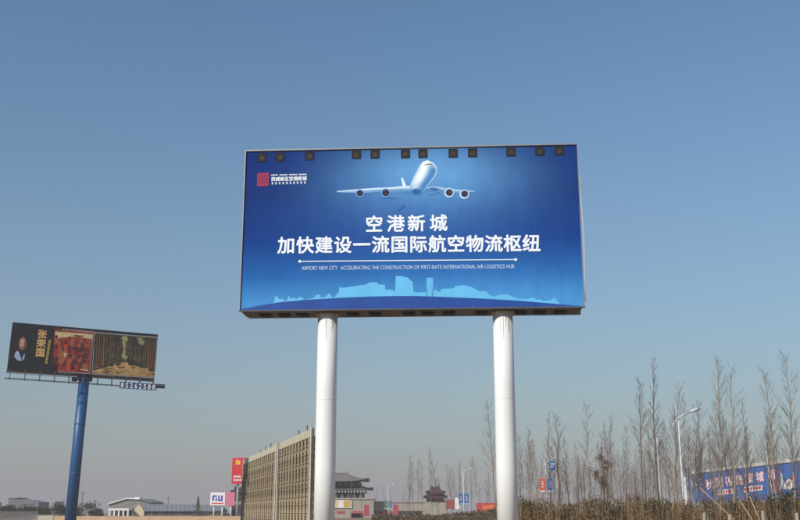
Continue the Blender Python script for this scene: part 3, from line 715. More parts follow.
# ------------------------------------------------------------------ gate tower and its wall
def build_gate():
    Y = 280.0; cx = gx(326, Y); k = Y*math.cos(0)/FPX*1.02
    m_ = lambda px: (px-326)*Y/FPX*1.03
    zz = lambda py: at(350, py, Y).z
    stone = mat('gate_stone', srgb(158,150,138), 0.85, 0.12, 0.4); tile = mat('gate_tile', srgb(120,112,106), 0.75, 0.2, 0.7)
    wood = mat('gate_wood', srgb(58,50,52), 0.7, 0.3, 0.6); wood2 = mat('gate_wood_red', srgb(96,58,50), 0.7, 0.25, 0.6); cream = mat('gate_cream', srgb(206,192,178), 0.7, 0.15, 1)
    t = thing('gate_tower', 'grey gate tower with two upturned tiled roofs behind the left white pillar', 'gate tower', (cx, Y, 0))
    hw = m_(371); D = 9.0
    base_top = zz(499.5)
    m = MB(); op = [(-8.4,3.2),(0,4.2),(8.4,3.2)]; xs = [-hw]
    hop = zz(513)
    for c, ow in op: xs += [c-ow/2, c+ow/2]
    xs.append(hw)
    for i in range(0, len(xs), 2): m.box(xs[i], xs[i+1], 0, D, 0, hop)
    m.box(-hw, hw, 0, D, hop+.002, base_top); m.build('base_wall', stone, t)
    m = MB(); m.box(-hw-.3, hw+.3, -.3, D+.3, base_top+.002, base_top+.35); m.build('parapet', stone, t)
    for c, ow in op:
        m = MB(); m.box(c-ow/2+.01, c+ow/2-.01, 2.0, 2.2, 0, hop-.01); m.build('gate_door', wood2, t)
    # lower storey: columns, bracket beam, windows
    z0 = base_top+.36; e1 = zz(490.2); w1 = m_(364)
    m = MB(); m.box(-w1+.8, w1-.8, 1.6, D-1, z0, e1-.8); m.build('storey_wall', wood, t)
    for i in range(13):
        x = -w1+.8+(2*w1-1.6)*i/12; m = MB(); m.tube([(x,1.1,z0),(x,1.1,e1-.7)], .2, 8); m.build('column', wood2, t)
    for i in range(12):
        x = -w1+.8+(2*w1-1.6)*(i+.5)/12; m = MB(); m.prism([(x-.62,z0+.02),(x+.62,z0+.02),(x+.05,z0+1.25),(x-.05,z0+1.25)], .72, .82); m.build('pennant', cream, t)
    m = MB()
    for i in range(26):
        x = -w1+.3+(2*w1-.6)*i/25; m.box(x-.16, x+.16, .2, 1.55, e1-.62, e1-.12)
    m.box(-w1, w1, .5, D-.2, e1-.75, e1-.63); m.build('bracket_beam', wood, t)
    hip_roof('lower_roof', t, 2*m_(369.5), D+3.4, 2*m_(358), zz(485.8)-e1, e1, tile, .7, 0, D/2)
    z1 = zz(486); e2 = zz(481.6); w2 = m_(360)
    m = MB(); m.box(-w2+.6, w2-.6, 2.2, D-2, z1-.3, e2); m.build('upper_storey_wall', wood, t)
    for i in range(11):
        x = -w2+1+(2*w2-2)*i/10; m = MB(); m.box(x-.42, x+.42, 2.1, 2.19, z1+.1, e2-.35); m.build('window', mat('gate_window', srgb(122,112,92), 0.6, 0.3, 2), t)
    hip_roof('upper_roof', t, 2*m_(366), D+2.4, 2*m_(345), zz(473.6)-e2, e2, tile, .8, 0, D/2)
    # name board with two characters in view
    m = MB(); xa, xb = -m_(350.3), m_(350.3); m.box(xa, xb, -.35, -.31, zz(508.2), zz(500.3)); nb = m.build('name_board', mat('gate_board', srgb(226,222,206), 0.6, 0.06), t)
    g = MB()
    for ch, px in (('长',306.5),('安',318),('古',334.5),('都',345.6)):
        put_glyph(g, ch, m_(px), (zz(508.2)+zz(500.3))/2, 1.9, 1.9, -.37, .04)
    g.build('board_lettering', mat('gate_gold', srgb(206,160,60), 0.5, 0.15), nb)
    pink = mat('banner_pink', srgb(172,72,86), 0.6, 0.15, 1)
    for px in (338,342,353,358):
        m = MB(); m.box(m_(px)-.55, m_(px)+.55, -.12, -.05, zz(513.6), zz(511)); m.build('banner', pink, t)
    # long wall bridge to the right
    Y3 = 284.0; x0 = gx(371.6, Y3); x1 = gx(447, Y3)
    t3 = thing('gate_wall', 'long grey wall with dark openings right of the gate tower', 'wall', ((x0+x1)/2, Y3, 0)); W = x1-x0
    za, zb = at(400,511,Y3).z, at(400,502.6,Y3).z
    m = MB(); m.box(-W/2, W/2, 0, 4, za, zb); m.build('wall_band', stone, t3)
    m = MB(); m.box(-W/2, W/2, -.25, 4.2, zb+.002, zb+.3); m.build('coping', stone, t3)
    for i in range(8):
        x = -W/2+.8+(W-1.6)*i/7; m = MB(); m.box(x-.5, x+.5, .2, 3.8, 0, za-.002); m.build('pier', stone, t3)
    m = MB(); m.box(-W/2, W/2, 3.0, 3.2, 0, za-.01); m.build('rear_wall', mat('gate_rear', srgb(120,108,98), 0.8, 0.2, 0.4), t3)
    for i in range(20):
        x = -W/2+.6+(W-1.2)*i/19
        if i < 12: m = MB(); m.box(x-.45, x+.45, -.1, -.04, za-.75, za-.05); m.build('banner', pink if i < 7 else wood, t3)
    for px, lab in ((366.2,'tall red vertical banner hanging at the gate tower corner'), (395.4,'tall red vertical banner standing in front of the grey wall')):
        a = at(px, 511, 278); tb = thing('vertical_banner', lab, 'banner', (a.x, 277, 0), 0, 'tall red banners by the gate')
        m = MB(); m.tube([(-.62,0,0),(-.62,0,at(px,504,277).z+.2)], .06, 6); m.build('pole', post, tb)
        m = MB(); n_ = 6
        for i in range(n_): m.box(-.55+.23*i, -.55+.23*(i+1)-.001, -.03+.05*(i % 2), .02+.05*(i % 2), .5, at(px,504.6,277).z-.1*i*.3)
        m.build('cloth', pink, tb)
    # pavilion at the end of the wall
    Yp = 282.0; a = gx(436, Yp); tp = thing('pavilion', 'small dark red two-roofed pavilion at the right end of the grey wall', 'pavilion', (a, Yp+1, 0))
    s = lambda px: px*Yp/FPX; zp = lambda py: at(436, py, Yp).z
    dr = mat('pavilion_roof', srgb(82,58,62), 0.7, 0.3, 1); drw = mat('pavilion_wood', srgb(120,66,56), 0.7, 0.25, 1)
    m = MB(); m.box(-3.0, 3.0, 0, 5, 0, zp(502.5)); m.build('base', stone, tp)
    for i in range(5):
        m = MB(); m.tube([(-2.4+1.2*i,.4,zp(502.5)),(-2.4+1.2*i,.4,zp(498.3))], .14, 8); m.build('column', drw, tp)
    m = MB(); m.box(-2.2, 2.2, 1.2, 4, zp(502.5), zp(493.4)); m.build('room', drw, tp)
    hip_roof('lower_roof', tp, s(23), 6.4, s(14), 1.3, zp(498.4), dr, .7, 0, 2.5)
    hip_roof('upper_roof', tp, s(18.5), 5.4, s(7), 1.5, zp(493.6), dr, .6, 0, 2.5)
    # coloured boards by the pavilion
    for px0, px1, py0, py1, Yq, c, nm, lab in ((446.4,454.6,499.6,509,262,srgb(150,66,66),'dull_red_board','dull red square board beside the small pavilion'),
        (455,460.2,498.2,509.4,232,srgb(226,222,212),'white_board','narrow white upright board left of the blue lamp banners'),
        (476.6,500,503,512,236,srgb(184,62,52),'red_hall_sign','wide red-orange board left of the right white pillar')):
        t4, p4, F4, zb4 = sign(nm, lab, px0, px1, py0, py1, Yq, .3, mat(nm, c, 0.6, 0.18, 0.8))
        if px1-px0 > 15:
            g = MB(); on(g, F4, 482, 505, 494, 509.4, -.02); g.build('orange_field', mat('orange_field', srgb(214,112,60), 0.6, 0.3, 0.9), p4)
        w_ = (px1-px0)*Yq/FPX
        for dx in (-.36*w_, .36*w_):
            m = MB(); m.tube([(dx,.4,0),(dx,.4,zb4+.4)], .1, 8); m.build('post', post, t4)
build_gate()

# ------------------------------------------------------------------ street lamps
def lamp_proto():
    t = thing('street_lamp', 'x x x x', 'street lamp'); wh = mat('lamp_white', (0.6,0.61,0.62), 0.45, 0.08, 1)
    m = MB(); m.tube([(0,0,0),(0,0,3),(0,0,9.3)], [.11,.09,.06], 12); po = m.build('pole', wh, t)
    m = MB(); m.tube([(0,0,0),(0,0,.5)], [.2,.19], 12); m.build('base', wh, po)
    m = MB(); m.tube([(-.5,0,8.75),(-.34,0,9.15),(0,0,9.5),(.5,0,9.82),(1.15,0,10.06)], [.05,.07,.08,.07,.06], 8); m.build('arm', wh, t)
    m = MB(); m.tube([(-.14,0,9.3),(-.14,0,10.7)], [.05,.03], 8); m.build('spike', wh, t)
    m = MB(); m.tube([(1.05,0,10.02),(1.25,0,10.12),(1.7,0,10.28),(1.95,0,10.33)], [.06,.13,.15,.07], 10); h = m.build('lamp_head', wh, t)
    h.scale = (1,1.5,1); return t
def banner_pair(t, z0, z1, w_, c1, c2):
    for s, c in ((-1, c1), (1, c2)):
        if c is None: continue
        m = MB(); m.box(min(s*.16, s*(.16+w_)), max(s*.16, s*(.16+w_)), -.03, .03, z0, z1); b = m.build('banner', mat('banner_%d_%d_%d' % c, srgb(*c), 0.6, 0.15, 1.5), t)
        m = MB()
        for i in range(3): m.box(s*(.16+w_/2)-.16, s*(.16+w_/2)+.16, -.035, -.031, z0+(z1-z0)*(.35+.18*i), z0+(z1-z0)*(.35+.18*i)+.2)
        m.box(min(s*.2, s*(.12+w_)), max(s*.2, s*(.12+w_)), -.035, -.031, z0+.06, z0+.3)
        m.build('banner_print', mat('banner_print_pale', srgb(190,205,215), 0.6, 0.1), b)
        for zz in (z0, z1):
            m = MB(); m.bar((0,0,zz),(s*(.16+w_),0,zz),.04); m.build('bracket', mat('lamp_white', (.74,.75,.76)), t)
def build_lamps():
    p = lamp_proto(); first = True
    for px, pyt, lab, ban in ((677.3, 404.5, 'tall white street lamp standing left of the blue hoarding', None),
                         (545.5, 455.5, 'white street lamp with orange and blue banners right of the white pillars', (4.7,7.0,1.0,(206,92,52),(36,96,168))),
                         (463.2, 466.5, 'white street lamp with a pair of blue banners between the white pillars', (3.0,5.2,.85,(52,96,160),(58,104,170))),
                         (388.4, 483.0, 'white street lamp with green and blue banners in front of the gate wall', (2.9,5.3,1.0,(44,84,72),(40,100,160))),
                         (476.8, 486.2, 'farthest faint white street lamp left of the right pillar', None)):
        d = ray(px, pyt); t_ = (10.7-EYE)/d.z; X, Yp = d.x*t_, d.y*t_
        if first: o = p; first = False
        else: o = copy_tree(p)
        if Yp > 300 and px < 400: k_ = 250/Yp; X, Yp = X*k_, 250; o.scale = ((10.7*k_+EYE*(1-k_))/10.7,)*3
        o.location = (X, Yp, 0); tag(o, lab, 'street lamp', 'white street lamps along the road')
        if ban: o['_ban'] = 1
        if ban: banner_pair(o, *ban); del o['_ban']
build_lamps()
t_, p_, F_, z_ = sign('road_sign', 'small blue road sign on a thin post above the lamp banners', 549.6, 555.2, 461, 470.5, 150, .08, mat('road_sign_blue', srgb(52,110,176), 0.5, 0.1, 2))
m_ = MB(); on(m_, F_, 550.4, 463.5, 554.4, 464.6, -.01); on(m_, F_, 550.4, 466.2, 553.6, 467.2, -.01); m_.build('sign_print', mat('sign_white', srgb(236,232,232)), p_)
m_ = MB(); m_.tube([(0,.15,0),(0,.15,z_+1.2)], .07, 8); m_.build('post', post, t_)

# ------------------------------------------------------------------ blue hoarding on the right
def build_blue_hoarding():
    HT = 8.0
    a = at_h(691.5, 474.2, HT); b = at_h(815, 459.6, HT); d = b-a; L = d.length; rz = math.atan2(d.y, d.x)
    ax = Vector((math.cos(rz), math.sin(rz), 0)); B = Board((a.x,a.y,0), ax, (0,0,1))
    t = thing('blue_hoarding', 'long blue hoarding with white and pink characters behind the bare trees', 'hoarding', (a.x,a.y,0), rz)
    blue = mat('hoard_blue', srgb(62,106,176), 0.5, 0.15, 0.4); wh = mat('hoard_white', srgb(236,230,232), 0.5, 0.08); pk = mat('hoard_pink', srgb(206,92,112), 0.5, 0.2); cr = mat('hoard_cap', srgb(206,202,192), 0.6, 0.1, 1); rd = mat('hoard_red', srgb(196,50,62), 0.5, 0.15)
    n = 12; pw = L/n; m = MB(); m.box(.0, pw-.02, 0, .12, 3.2, HT); me = m.mesh('panel', blue)
    for k in range(n): link('panel', me, t, (k*pw,0,0))
    m = MB(); m.box(-.1, L, -.12, .25, HT+.003, HT+.45); m.build('cap_rail', cr, t)
    for k in range(n+1):
        m = MB(); m.bar((k*pw,.35,0),(k*pw,.35,HT),.2); m.build('post', post, t)
    G = MB()
    for ch, px, py in zip('秋国客是园城酒', (709.6,719.1,729.4,739.5,749.3,760,771.2), (484.4,482.3,481,480,478.2,476.8,474.6)):
        x, z = B.loc(px, py); x2, _ = B.loc(px+8.3, py); z2 = B.loc(px, py-4.8)[1]
        put_glyph(G, ch, x, z, (x2-x), (z2-z)*2.15, -.02, .075, 1); put_glyph(G, ch, x, z, (x2-x), (z2-z)*2.15, -.03, .02, 0)
    G.build('lettering', [wh, pk], t)
    for p, r_ in (([(717.6,490.2),(733.6,488.6),(733.4,493.6),(717.6,495.4)], range(6)), ([(743.6,487.2),(762.6,485),(762.4,490.4),(743.6,492.6)], range(6, 12))):
        G = MB(); flat(G, B, p, -.02, 0)
        for k in r_:
            u = 718.6+k*2.4 if k < 6 else 744.6+(k-6)*2.9; s = 1.5 if k < 6 else 2.0; v = 490.6-(u-718)*.125+.6
            flat(G, B, [(u,v+.4),(u+s,v+.2),(u+s,v+3),(u,v+3.2)], -.03, 1)
        G.build('red_lettering', [wh, rd], t)
    G = MB()                                                   # printed white sweep and figure at the right
    flat(G, B, [(779.2,470.6),(780.8,475),(781.2,481),(780,487),(778.4,491),(782.4,488),(783.6,481),(782,474)], -.02, 0)
    flat(G, B, [(783,489),(785,482),(789,479),(794,480.4),(794.8,485),(791,489.6)], -.024, 0)
    flat(G, B, [(786,487),(788,481),(791,481),(790.4,486)], -.028, 1); flat(G, B, [(789.6,478.4),(796,475),(796.6,477),(791.4,481)], -.03, 2)
    G.build('figure_print', [wh, mat('hoard_tan', srgb(170,130,110), 0.6, 0.2), rd], t)
    # pale end panel
    e = at(686, 479, a.y+3); te = thing('white_panel_board', 'narrow white panel board with blue edge at the left end of the blue hoarding', 'sign', (e.x, a.y+3, 0))
    w_ = 5*(a.y)/FPX; zt = at(686,477.6,a.y+3).z
    m = MB(); m.box(-w_*.7, w_*.25, 0, .15, 1.2, zt); m.build('panel', wh, te); m = MB(); m.box(w_*.25+.005, w_*.8, 0, .15, 1.2, zt-.1); m.build('blue_panel', blue, te)
    for s in (-.5, .6):
        m = MB(); m.bar((s*w_,.3,0),(s*w_,.3,zt-.3),.16); m.build('post', post, te)
    # leaning flag pole with a red banner in front
    Yf = 112.0; p0 = at(773.6, 500, Yf); p1 = at(766, 450.4, Yf); dd = (p1-p0).normalized(); base = p0-dd*(p0.z/dd.z)
    tf = thing('banner_pole', 'thin white leaning pole with a red banner in front of the blue hoarding', 'pole', base)
    v = p1-base; m = MB(); m.tube([(0,0,0), tuple(v*.5), tuple(v)], [.11,.09,.05], 8); m.build('pole', mat('lamp_white', (.74,.75,.76)), tf)
    q = at(773.8, 486.5, Yf)-base; m = MB(); m.box(q.x-.06, q.x+.42, q.y-.03, q.y+.03, q.z-.62, q.z+.75); m.build('banner', rd, tf)
    # pale pole among the trees
    pp = at(659.6, 437, 88); m = MB(); m.tube([(0,0,0),(0,0,pp.z*.5),(0,0,pp.z)], [.14,.12,.09], 10)
    tq = thing('utility_pole', 'plain pale pole standing between bare trees left of the street lamp', 'pole', (gx(661.6,88), 88, 0))
    m.build('pole', mat('concrete_pale', srgb(168,166,164), 0.8, 0.1, 1), tq); m = MB(); m.tube([(0,0,pp.z+.002),(0,0,pp.z+.12)], [.15,.1], 10); m.build('cap', post, tq)
build_blue_hoarding()

# ------------------------------------------------------------------ low houses on the left
def build_houses():
    Y = 300.0; S = Y/FPX*1.03
    X = lambda px: gx(px, Y); Z = lambda py: at(150, py, Y).z
    grey = mat('house_grey', srgb(132,128,122), 0.85, 0.12, 0.4); beige = mat('house_beige', srgb(206,192,162), 0.85, 0.1, 0.4); roof = mat('roof_grey', srgb(122,124,128), 0.7, 0.12, 0.6); dark = mat('dark_opening', (0.03,0.03,0.032), 0.5, 0.2); white = mat('house_white', srgb(226,226,222), 0.7, 0.08, 0.6); dwall = mat('house_dark_wall', srgb(98,92,86), 0.85, 0.15, 0.5)  # dwall is a darker grey-brown wall colour
    # grey workshop with stepped roof
    x0, x1 = X(95), X(139); c = (x0+x1)/2; t = thing('workshop', 'grey workshop with a sloping pale-edged roof left of the beige gable', 'building', (c, Y+14, 0)); h = (x1-x0)/2
    m = MB(); m.prism([(-h,0),(h,0),(h,Z(503)),(h*.45,Z(499.2)),(-h*.15,Z(498.4)),(-h,Z(504))], 0, 16); m.build('wall', grey, t)
    for (a, za), (b, zb) in (((-h-.3,Z(504.2)),(-h*.15,Z(498.4))), ((-h*.15,Z(498.4)),(h*.45,Z(499.2))), ((h*.45,Z(499.2)),(h+.3,Z(502.8)))):
        m = MB(); m.prism([(a,za+.02),(b-.02,zb+.02),(b-.02,zb+.32),(a,za+.32)], -.6, 16.4); m.build('roof', [white if a < h*.3 and a > -h*.5 or a < -h*.5 else roof], t)
    m = MB(); m.box(h*.1, h*.36, 2, 5, Z(498.6), Z(496.6)); m.build('roof_vent', white, t)
    for k in range(3): m = MB(); m.box(-h*.8+k*h*.42, -h*.8+k*h*.42+1.5, -.06, -.004, 1.2, 2.6); m.build('window', dark, t)
    # white canopy
    x0, x1 = X(112), X(132.4); c = (x0+x1)/2; h = (x1-x0)/2; t = thing('white_canopy', 'low white flat canopy on posts in front of the grey workshop', 'canopy', (c, Y-4, 0))
    m = MB(); m.box(-h, h, 0, 4, 2.0, 2.55); m.build('roof', white, t)
    for k in range(5): m = MB(); m.box(-h+.2+k*(2*h-.7)/4, -h+.6+k*(2*h-.7)/4, .1, .5, 0, 1.998); m.build('post', white, t)
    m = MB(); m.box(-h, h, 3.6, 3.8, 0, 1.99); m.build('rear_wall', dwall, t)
    # long shed with beige gable end
    x0, x1 = X(133), X(222); t = thing('long_shed', 'long low shed with grey roof and beige gable end', 'building', (X(138.5), Y, 0)); wg = X(138.5)-x0
    ze, zr = Z(511), Z(504.2); L = x1-X(138.5)
    m = MB(); m.prism([(-wg,0),(wg,0),(wg,ze),(0,zr),(-wg,ze)], 0, .4); m.build('gable_wall', beige, t)
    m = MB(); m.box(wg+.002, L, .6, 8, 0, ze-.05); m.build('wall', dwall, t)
    m = MB(); nR = 18
    m.poly([(0.2,4,zr),(wg-.2,-.3,ze-.1),(L+.4,-.3,ze-.1),(L-1,4,zr-.15)]); m.poly([(0.2,4,zr),(L-1,4,zr-.15),(L+.4,9,ze-.1),(-.2,9,ze-.1)]); m.poly([(L+.4,-.3,ze-.1),(L+.4,9,ze-.1),(L-1,4,zr-.15)])
    ro = m.build('roof', roof, t)
    for k in range(nR):
        u = (k+.5)/nR; m = MB(); xa = .2+(L-1.2)*u; xb = wg-.2+(L+.4-wg)*u; m.bar((xa,4,zr-.15*u+.06),(xb,-.3,ze-.04),.12); m.build('roof_rib', roof, ro)
    m = MB(); m.box(-wg-.25, -wg*.0, -.1, -.02, 0, .3); m.build('plinth', grey, t)
    for px in (147,155,166,172,185,189): m = MB(); x = X(px)-X(138.5); m.box(x-.8, x+.8, .52, .598, .9, 2.1); m.build('window', dark, t)
    # dark-roofed shed
    Yd = 262; X2 = lambda px: gx(px, Yd); x0, x1 = X2(193.5), X2(229); c = (x0+x1)/2; h = (x1-x0)/2; t = thing('dark_shed', 'dark open shed with a shallow gable roof below the pink sign', 'shed', (c, Yd, 0)); zp = at(214, 510.8, Yd).z; ze = at(214, 515, Yd).z
    blk = mat('shed_roof', srgb(70,68,66), 0.7, 0.2, 1); pk = h*.15
    m = MB(); m.prism([(-h,ze),(pk,zp),(h,ze),(h,ze-.25),(pk,zp-.3),(-h,ze-.25)], -.3, 8); m.build('roof', blk, t)
    m = MB(); m.box(-h+.4, h-.4, 6, 6.2, 0, ze-.3); m.build('rear_wall', mat('shed_wall', srgb(60,56,52), 0.8, 0.2, 1), t)
    for k in range(5): m = MB(); x = -h+.5+k*(2*h-1)/4; m.box(x-.12, x+.12, 0, .24, 0, ze-.28); m.build('post', blk, t)
    # flat grey block on the far left
    Yb = 330; X3 = lambda px: gx(px, Yb); x0, x1 = X3(7.5), X3(38); h = (x1-x0)/2; t = thing('flat_block', 'low flat-roofed grey block at the far left edge', 'building', ((x0+x1)/2, Yb, 0)); zt = at(20, 498.6, Yb).z
    m = MB(); m.prism([(-h,0),(h,0),(h,zt*.8),(h*.1,zt*.93),(-h,zt)], 0, 10); m.build('wall', mat('block_grey', srgb(112,112,118), 0.8, 0.12, 0.5), t)
    m = MB(); m.box(-h-.2, -h*.4, -.2, 10.2, zt+.004, zt+.25); m.build('parapet', grey, t)
    for k in range(6): m = MB(); x = -h+1+k*(2*h-2)/5; m.box(x-.5, x+.5, -.05, -.004, 1.4, 2.8); m.build('window', dark, t)
    x0 = X3(-3); t = thing('beige_cabin', 'small beige cabin cut by the left picture edge', 'building', (x0, Yb-10, 0))
    m = MB(); m.box(-3, 3.2, 0, 5, 0, 4.2); m.build('wall', beige, t); m = MB(); m.prism([(-3.4,4.2),(3.6,4.2),(.1,5.6)], -.3, 5.3); m.build('roof', grey, t); m = MB(); m.box(1,2,-.05,-.004,1.2,2.4); m.build('window', dark, t)
    # paling fence at far left
    Yf = 190; a, b = gx(-6, Yf), gx(38, Yf); t = thing('paling_fence', 'grey paling fence along the field at the far left', 'fence', (a, Yf, 0)); n = 46
    gm = mat('fence_grey', srgb(120,118,116), 0.8, 0.2, 1); m = MB(); m.box(-.05,.05,-.02,.02,.05,1.72); me = m.mesh('paling', gm)
    for k in range(n): link('paling', me, t, ((b-a)*k/(n-1), 0, random.uniform(-.05,.03)))
    for z in (.5, 1.4): m = MB(); m.box(0, b-a, .025, .07, z, z+.08); m.build('rail', gm, t)
    x = gx(46, Yf); m = MB(); m.box(-1.6, 1.4, 0, .35, 0, .95); t = thing('white_wall_stub', 'short white wall piece at the end of the paling fence', 'wall', (x, Yf, 0)); m.build('wall', mat('stub_wall', srgb(188,178,160), .85, .12, 1), t); m = MB(); m.box(-1.7,1.5,-.06,.41,.952,1.03); m.build('coping', mat('stub_wall', srgb(188,178,160)), t)
    # thin poles
    for px, py, Yq, lab in ((81.4,491,260,'thin dark pole just right of the blue pole foot'), (167.8,496.4,310,'thin grey pole rising behind the long shed')):
        z = at(px, py, Yq).z; t = thing('wire_pole', lab, 'pole', (gx(px, Yq), Yq, 0)); m = MB(); m.tube([(0,0,0),(0,0,z)], [.13,.09], 8); m.build('pole', mat('pole_dark', srgb(92,90,92), 0.8, 0.1), t)
        m = MB(); m.bar((-.7,0,z-.6),(.7,0,z-.6),.09); m.build('crossarm', mat('pole_dark', srgb(92,90,92)), t)
build_houses()

# ------------------------------------------------------------------ vegetation
BARK = [mat('bark_tan', srgb(150,132,110), 0.9, 0.3, 3), mat('bark_grey', srgb(122,112,104), 0.9, 0.3, 3), mat('bark_brown', srgb(104,84,68), 0.9, 0.3, 3)]
def sapling_meshes(seed, H, r0=0.085, start=.32, nb=26, spread=1.0, bark=0, tw=4):
    nb = int(nb*1.35); tw += 2
    rr = random.Random(seed)
    def wob(s): return rr.uniform(-s, s)
    N = 9; path = []; ox = oy = 0
    for k in range(N+1):
        u = k/N; path.append(Vector((ox, oy, H*u))); ox += wob(.012*H); oy += wob(.012*H)
    end = path[-1].copy()
    for k in range(N+1): path[k] -= Vector((end.x, end.y, 0))*(k/N)
    T = MB(); T.tube(path, [r0*(1-.9*(k/N)**.9)+.006 for k in range(N+1)], 7, caps=False)
    B = MB()
    def pt(u):
        f = u*N; k = min(N-1, int(f)); return path[k].lerp(path[k+1], f-k)
    for i in range(nb):
        u = start+(1-start)*((i+rr.random())/nb)**.9; u = min(.985, u)
        L = H*(.06+.20*(1-u)**.8)*rr.uniform(.6,1.25)*spread; az = rr.uniform(0, 2*math.pi); el = R(rr.uniform(48,70))
        d = Vector((math.cos(az)*math.cos(el), math.sin(az)*math.cos(el), math.sin(el))); p = pt(u); rb = max(.007, r0*(1-u)*.34)
        q = [p]
        for s in range(3):
            d = (d+Vector((wob(.14), wob(.14), .10))).normalized(); q.append(q[-1]+d*L/3)
        B.tube(q, [rb, rb*.75, rb*.5, rb*.22+.003], 4, caps=False)
        for j in range(tw):
            v = rr.uniform(.2,.95)*3; k = min(2, int(v)); s0 = q[k].lerp(q[k+1], v-k); az2 = az+rr.uniform(-1.4,1.4); e2 = R(rr.uniform(35,72))
            dd = Vector((math.cos(az2)*math.cos(e2), math.sin(az2)*math.cos(e2), math.sin(e2))); l2 = L*rr.uniform(.22,.5)
            s1 = s0+dd*l2*.5+Vector((wob(.03),wob(.03),0)); s2 = s1+(dd+Vector((wob(.2),wob(.2),.2))).normalized()*l2*.5
            B.tube([s0,s1,s2], [rb*.42+.003, rb*.3+.003, .004], 3, caps=False)
    return T.mesh('trunk', BARK[bark]), B.mesh('branches', BARK[min(2, bark+1)])
def plant(name, label, base, direction, meshes, scale, rz, group):
    o = thing(name, label, 'tree', base, 0, group)
    q = Vector((0,0,1)).rotation_difference(direction.normalized()) @ Quaternion((0,0,1), rz)
    o.rotation_mode = 'QUATERNION'; o.rotation_quaternion = q; o.scale = (scale,)*3
    link('trunk', meshes[0], o); link('branches', meshes[1], o); return o
def build_saplings():
    G = 'bare saplings along the road'
    # photo column at foot, column and row of the tip, distance, branching, label
    hero = [
        (642.6,640.4,384,82,.55,34,.8,1,'bare tree with a bushy dark tip, left of the pale pole'),
        (662.5,652.4,362,84,.30,40,.6,1,'tallest bare tree leaning left, beside the pale pole'),
        (671.0,680.6,386,84,.40,26,.8,0,'bare sapling rising just behind the tall street lamp'),
        (699.5,697.2,404,80,.25,30,.9,1,'bare sapling just right of the tall street lamp head'),
        (721.5,718.6,364,82,.28,38,.95,0,'wide-branched bare tree above the middle of the blue hoarding'),
        (733.0,731.6,369,90,.35,28,.9,0,'slim bare tree right of the wide-branched one above the hoarding'),
        (775.6,763.2,374,78,.38,34,.9,0,'pale-stemmed bare tree leaning left across the leaning banner pole'),
        (795.5,787.2,357,80,.28,36,.95,0,'tall bare tree at the right picture edge'),
        (747.5,745.4,428,100,.3,22,.8,0,'short bare sapling over the hoarding letters'),
        (560.5,555.4,418,88,.45,26,.9,2,'dark bare sapling right of the lamp with orange banner'),
        (570.0,563.6,458,84,.5,16,.5,2,'short dark bent stem right of the lamp banners'),
        (497.5,486.2,402,105,.4,28,.8,0,'bare sapling leaning left across the right white pillar'),
        (532.5,528.8,445,112,.35,24,.9,0,'pale bare sapling just right of the right white pillar'),
        (611.0,609.6,417,118,.4,24,.7,1,'faint bare sapling above the brown-leaved tree'),
        (452.6,446.6,466,190,.35,20,.8,1,'leaning bare sapling behind the dull red board'),
        (685.0,704.0,432,96,.3,24,.9,0,'right-leaning bare sapling over the white panel board'),
    ]
    for i, (xb, xt, yt, Y, st, nb, spr, bk, lab) in enumerate(hero):
        top = at(xt, yt, Y); foot = at(xb, 516, Y); d = (top-foot); base = foot-d*(foot.z/d.z); H = (top-base).length
        plant('bare_tree', lab, base, top-base, sapling_meshes(100+i, H, .045+.0036*H, st, nb, spr, bk, 5), 1.0, random.uniform(0,6), G)
    pool = [sapling_meshes(200+i, 10.0, .06+.008*(i % 3), .28+.05*(i % 4), 22+2*(i % 4), .6+.08*(i % 4), i % 3, 4) for i in range(8)]
    rr = random.Random(31)
    def ordinal(k):
        one = 'first second third fourth fifth sixth seventh eighth ninth tenth eleventh twelfth thirteenth fourteenth fifteenth sixteenth seventeenth eighteenth nineteenth'.split()
        if k < 19: return one[k]
        return {20:'twentieth', 30:'thirtieth'}.get(k+1, ('twenty-' if k < 29 else 'thirty-')+one[(k+1) % 10-1])
    def scatter(n, x0, x1, y0, y1, h0, h1, lab, grp, tilt=.055):
        for k in range(n):
            px = x0+(x1-x0)*(k+rr.random())/n; Y = rr.uniform(y0, y1); H = rr.uniform(h0, h1)
            d = Vector((rr.gauss(0,tilt), rr.gauss(0,tilt), 1))
            plant('bare_tree', lab+', '+ordinal(k)+' from the left', Vector((gx(px,Y), Y, 0)), d, pool[rr.randrange(8)], H/10, rr.uniform(0,6), grp)
    scatter(24, 520, 650, 115, 190, 7.5, 11.5, 'hazy thin sapling between right white pillar and pale pole', 'hazy saplings right of the pillars')
    scatter(30, 550, 655, 200, 330, 11, 19, 'faintest far sapling in the rear row behind the undergrowth', 'far saplings in the haze')
    scatter(24, 655, 805, 92, 124, 6, 11.5, 'thin bare sapling in front of the blue hoarding', 'saplings in front of the blue hoarding')
    pool[:] = [sapling_meshes(300+i, 10.0, .042+.006*(i % 3), .2+.05*(i % 4), 24+2*(i % 4), .55+.09*(i % 4), (i+1) % 3, 5) for i in range(8)]
    scatter(32, 516, 662, 120, 215, 8, 15, 'wispy thin sapling in the middle row right of the right pillar', 'wispy saplings right of the right pillar', .04)
    scatter(16, 690, 812, 100, 124, 6, 10, 'wispy thin sapling veiling the blue hoarding', 'wispy saplings veiling the hoarding', .05)
    scatter(10, 644, 722, 98, 124, 7, 12.5, 'slender grey sapling around the tall street lamp', 'slender saplings by the tall lamp')
    scatter(10, 722, 806, 98, 124, 7, 12.5, 'slender grey sapling over the right half of the blue hoarding', 'slender saplings over the hoarding')
    scatter(28, 640, 810, 200, 300, 12, 22, 'faint far sapling rising behind the blue hoarding', 'far saplings behind the hoarding')
    scatter(22, 400, 497, 170, 270, 7, 14, 'faint bare sapling between the two white pillars', 'far saplings between the pillars')
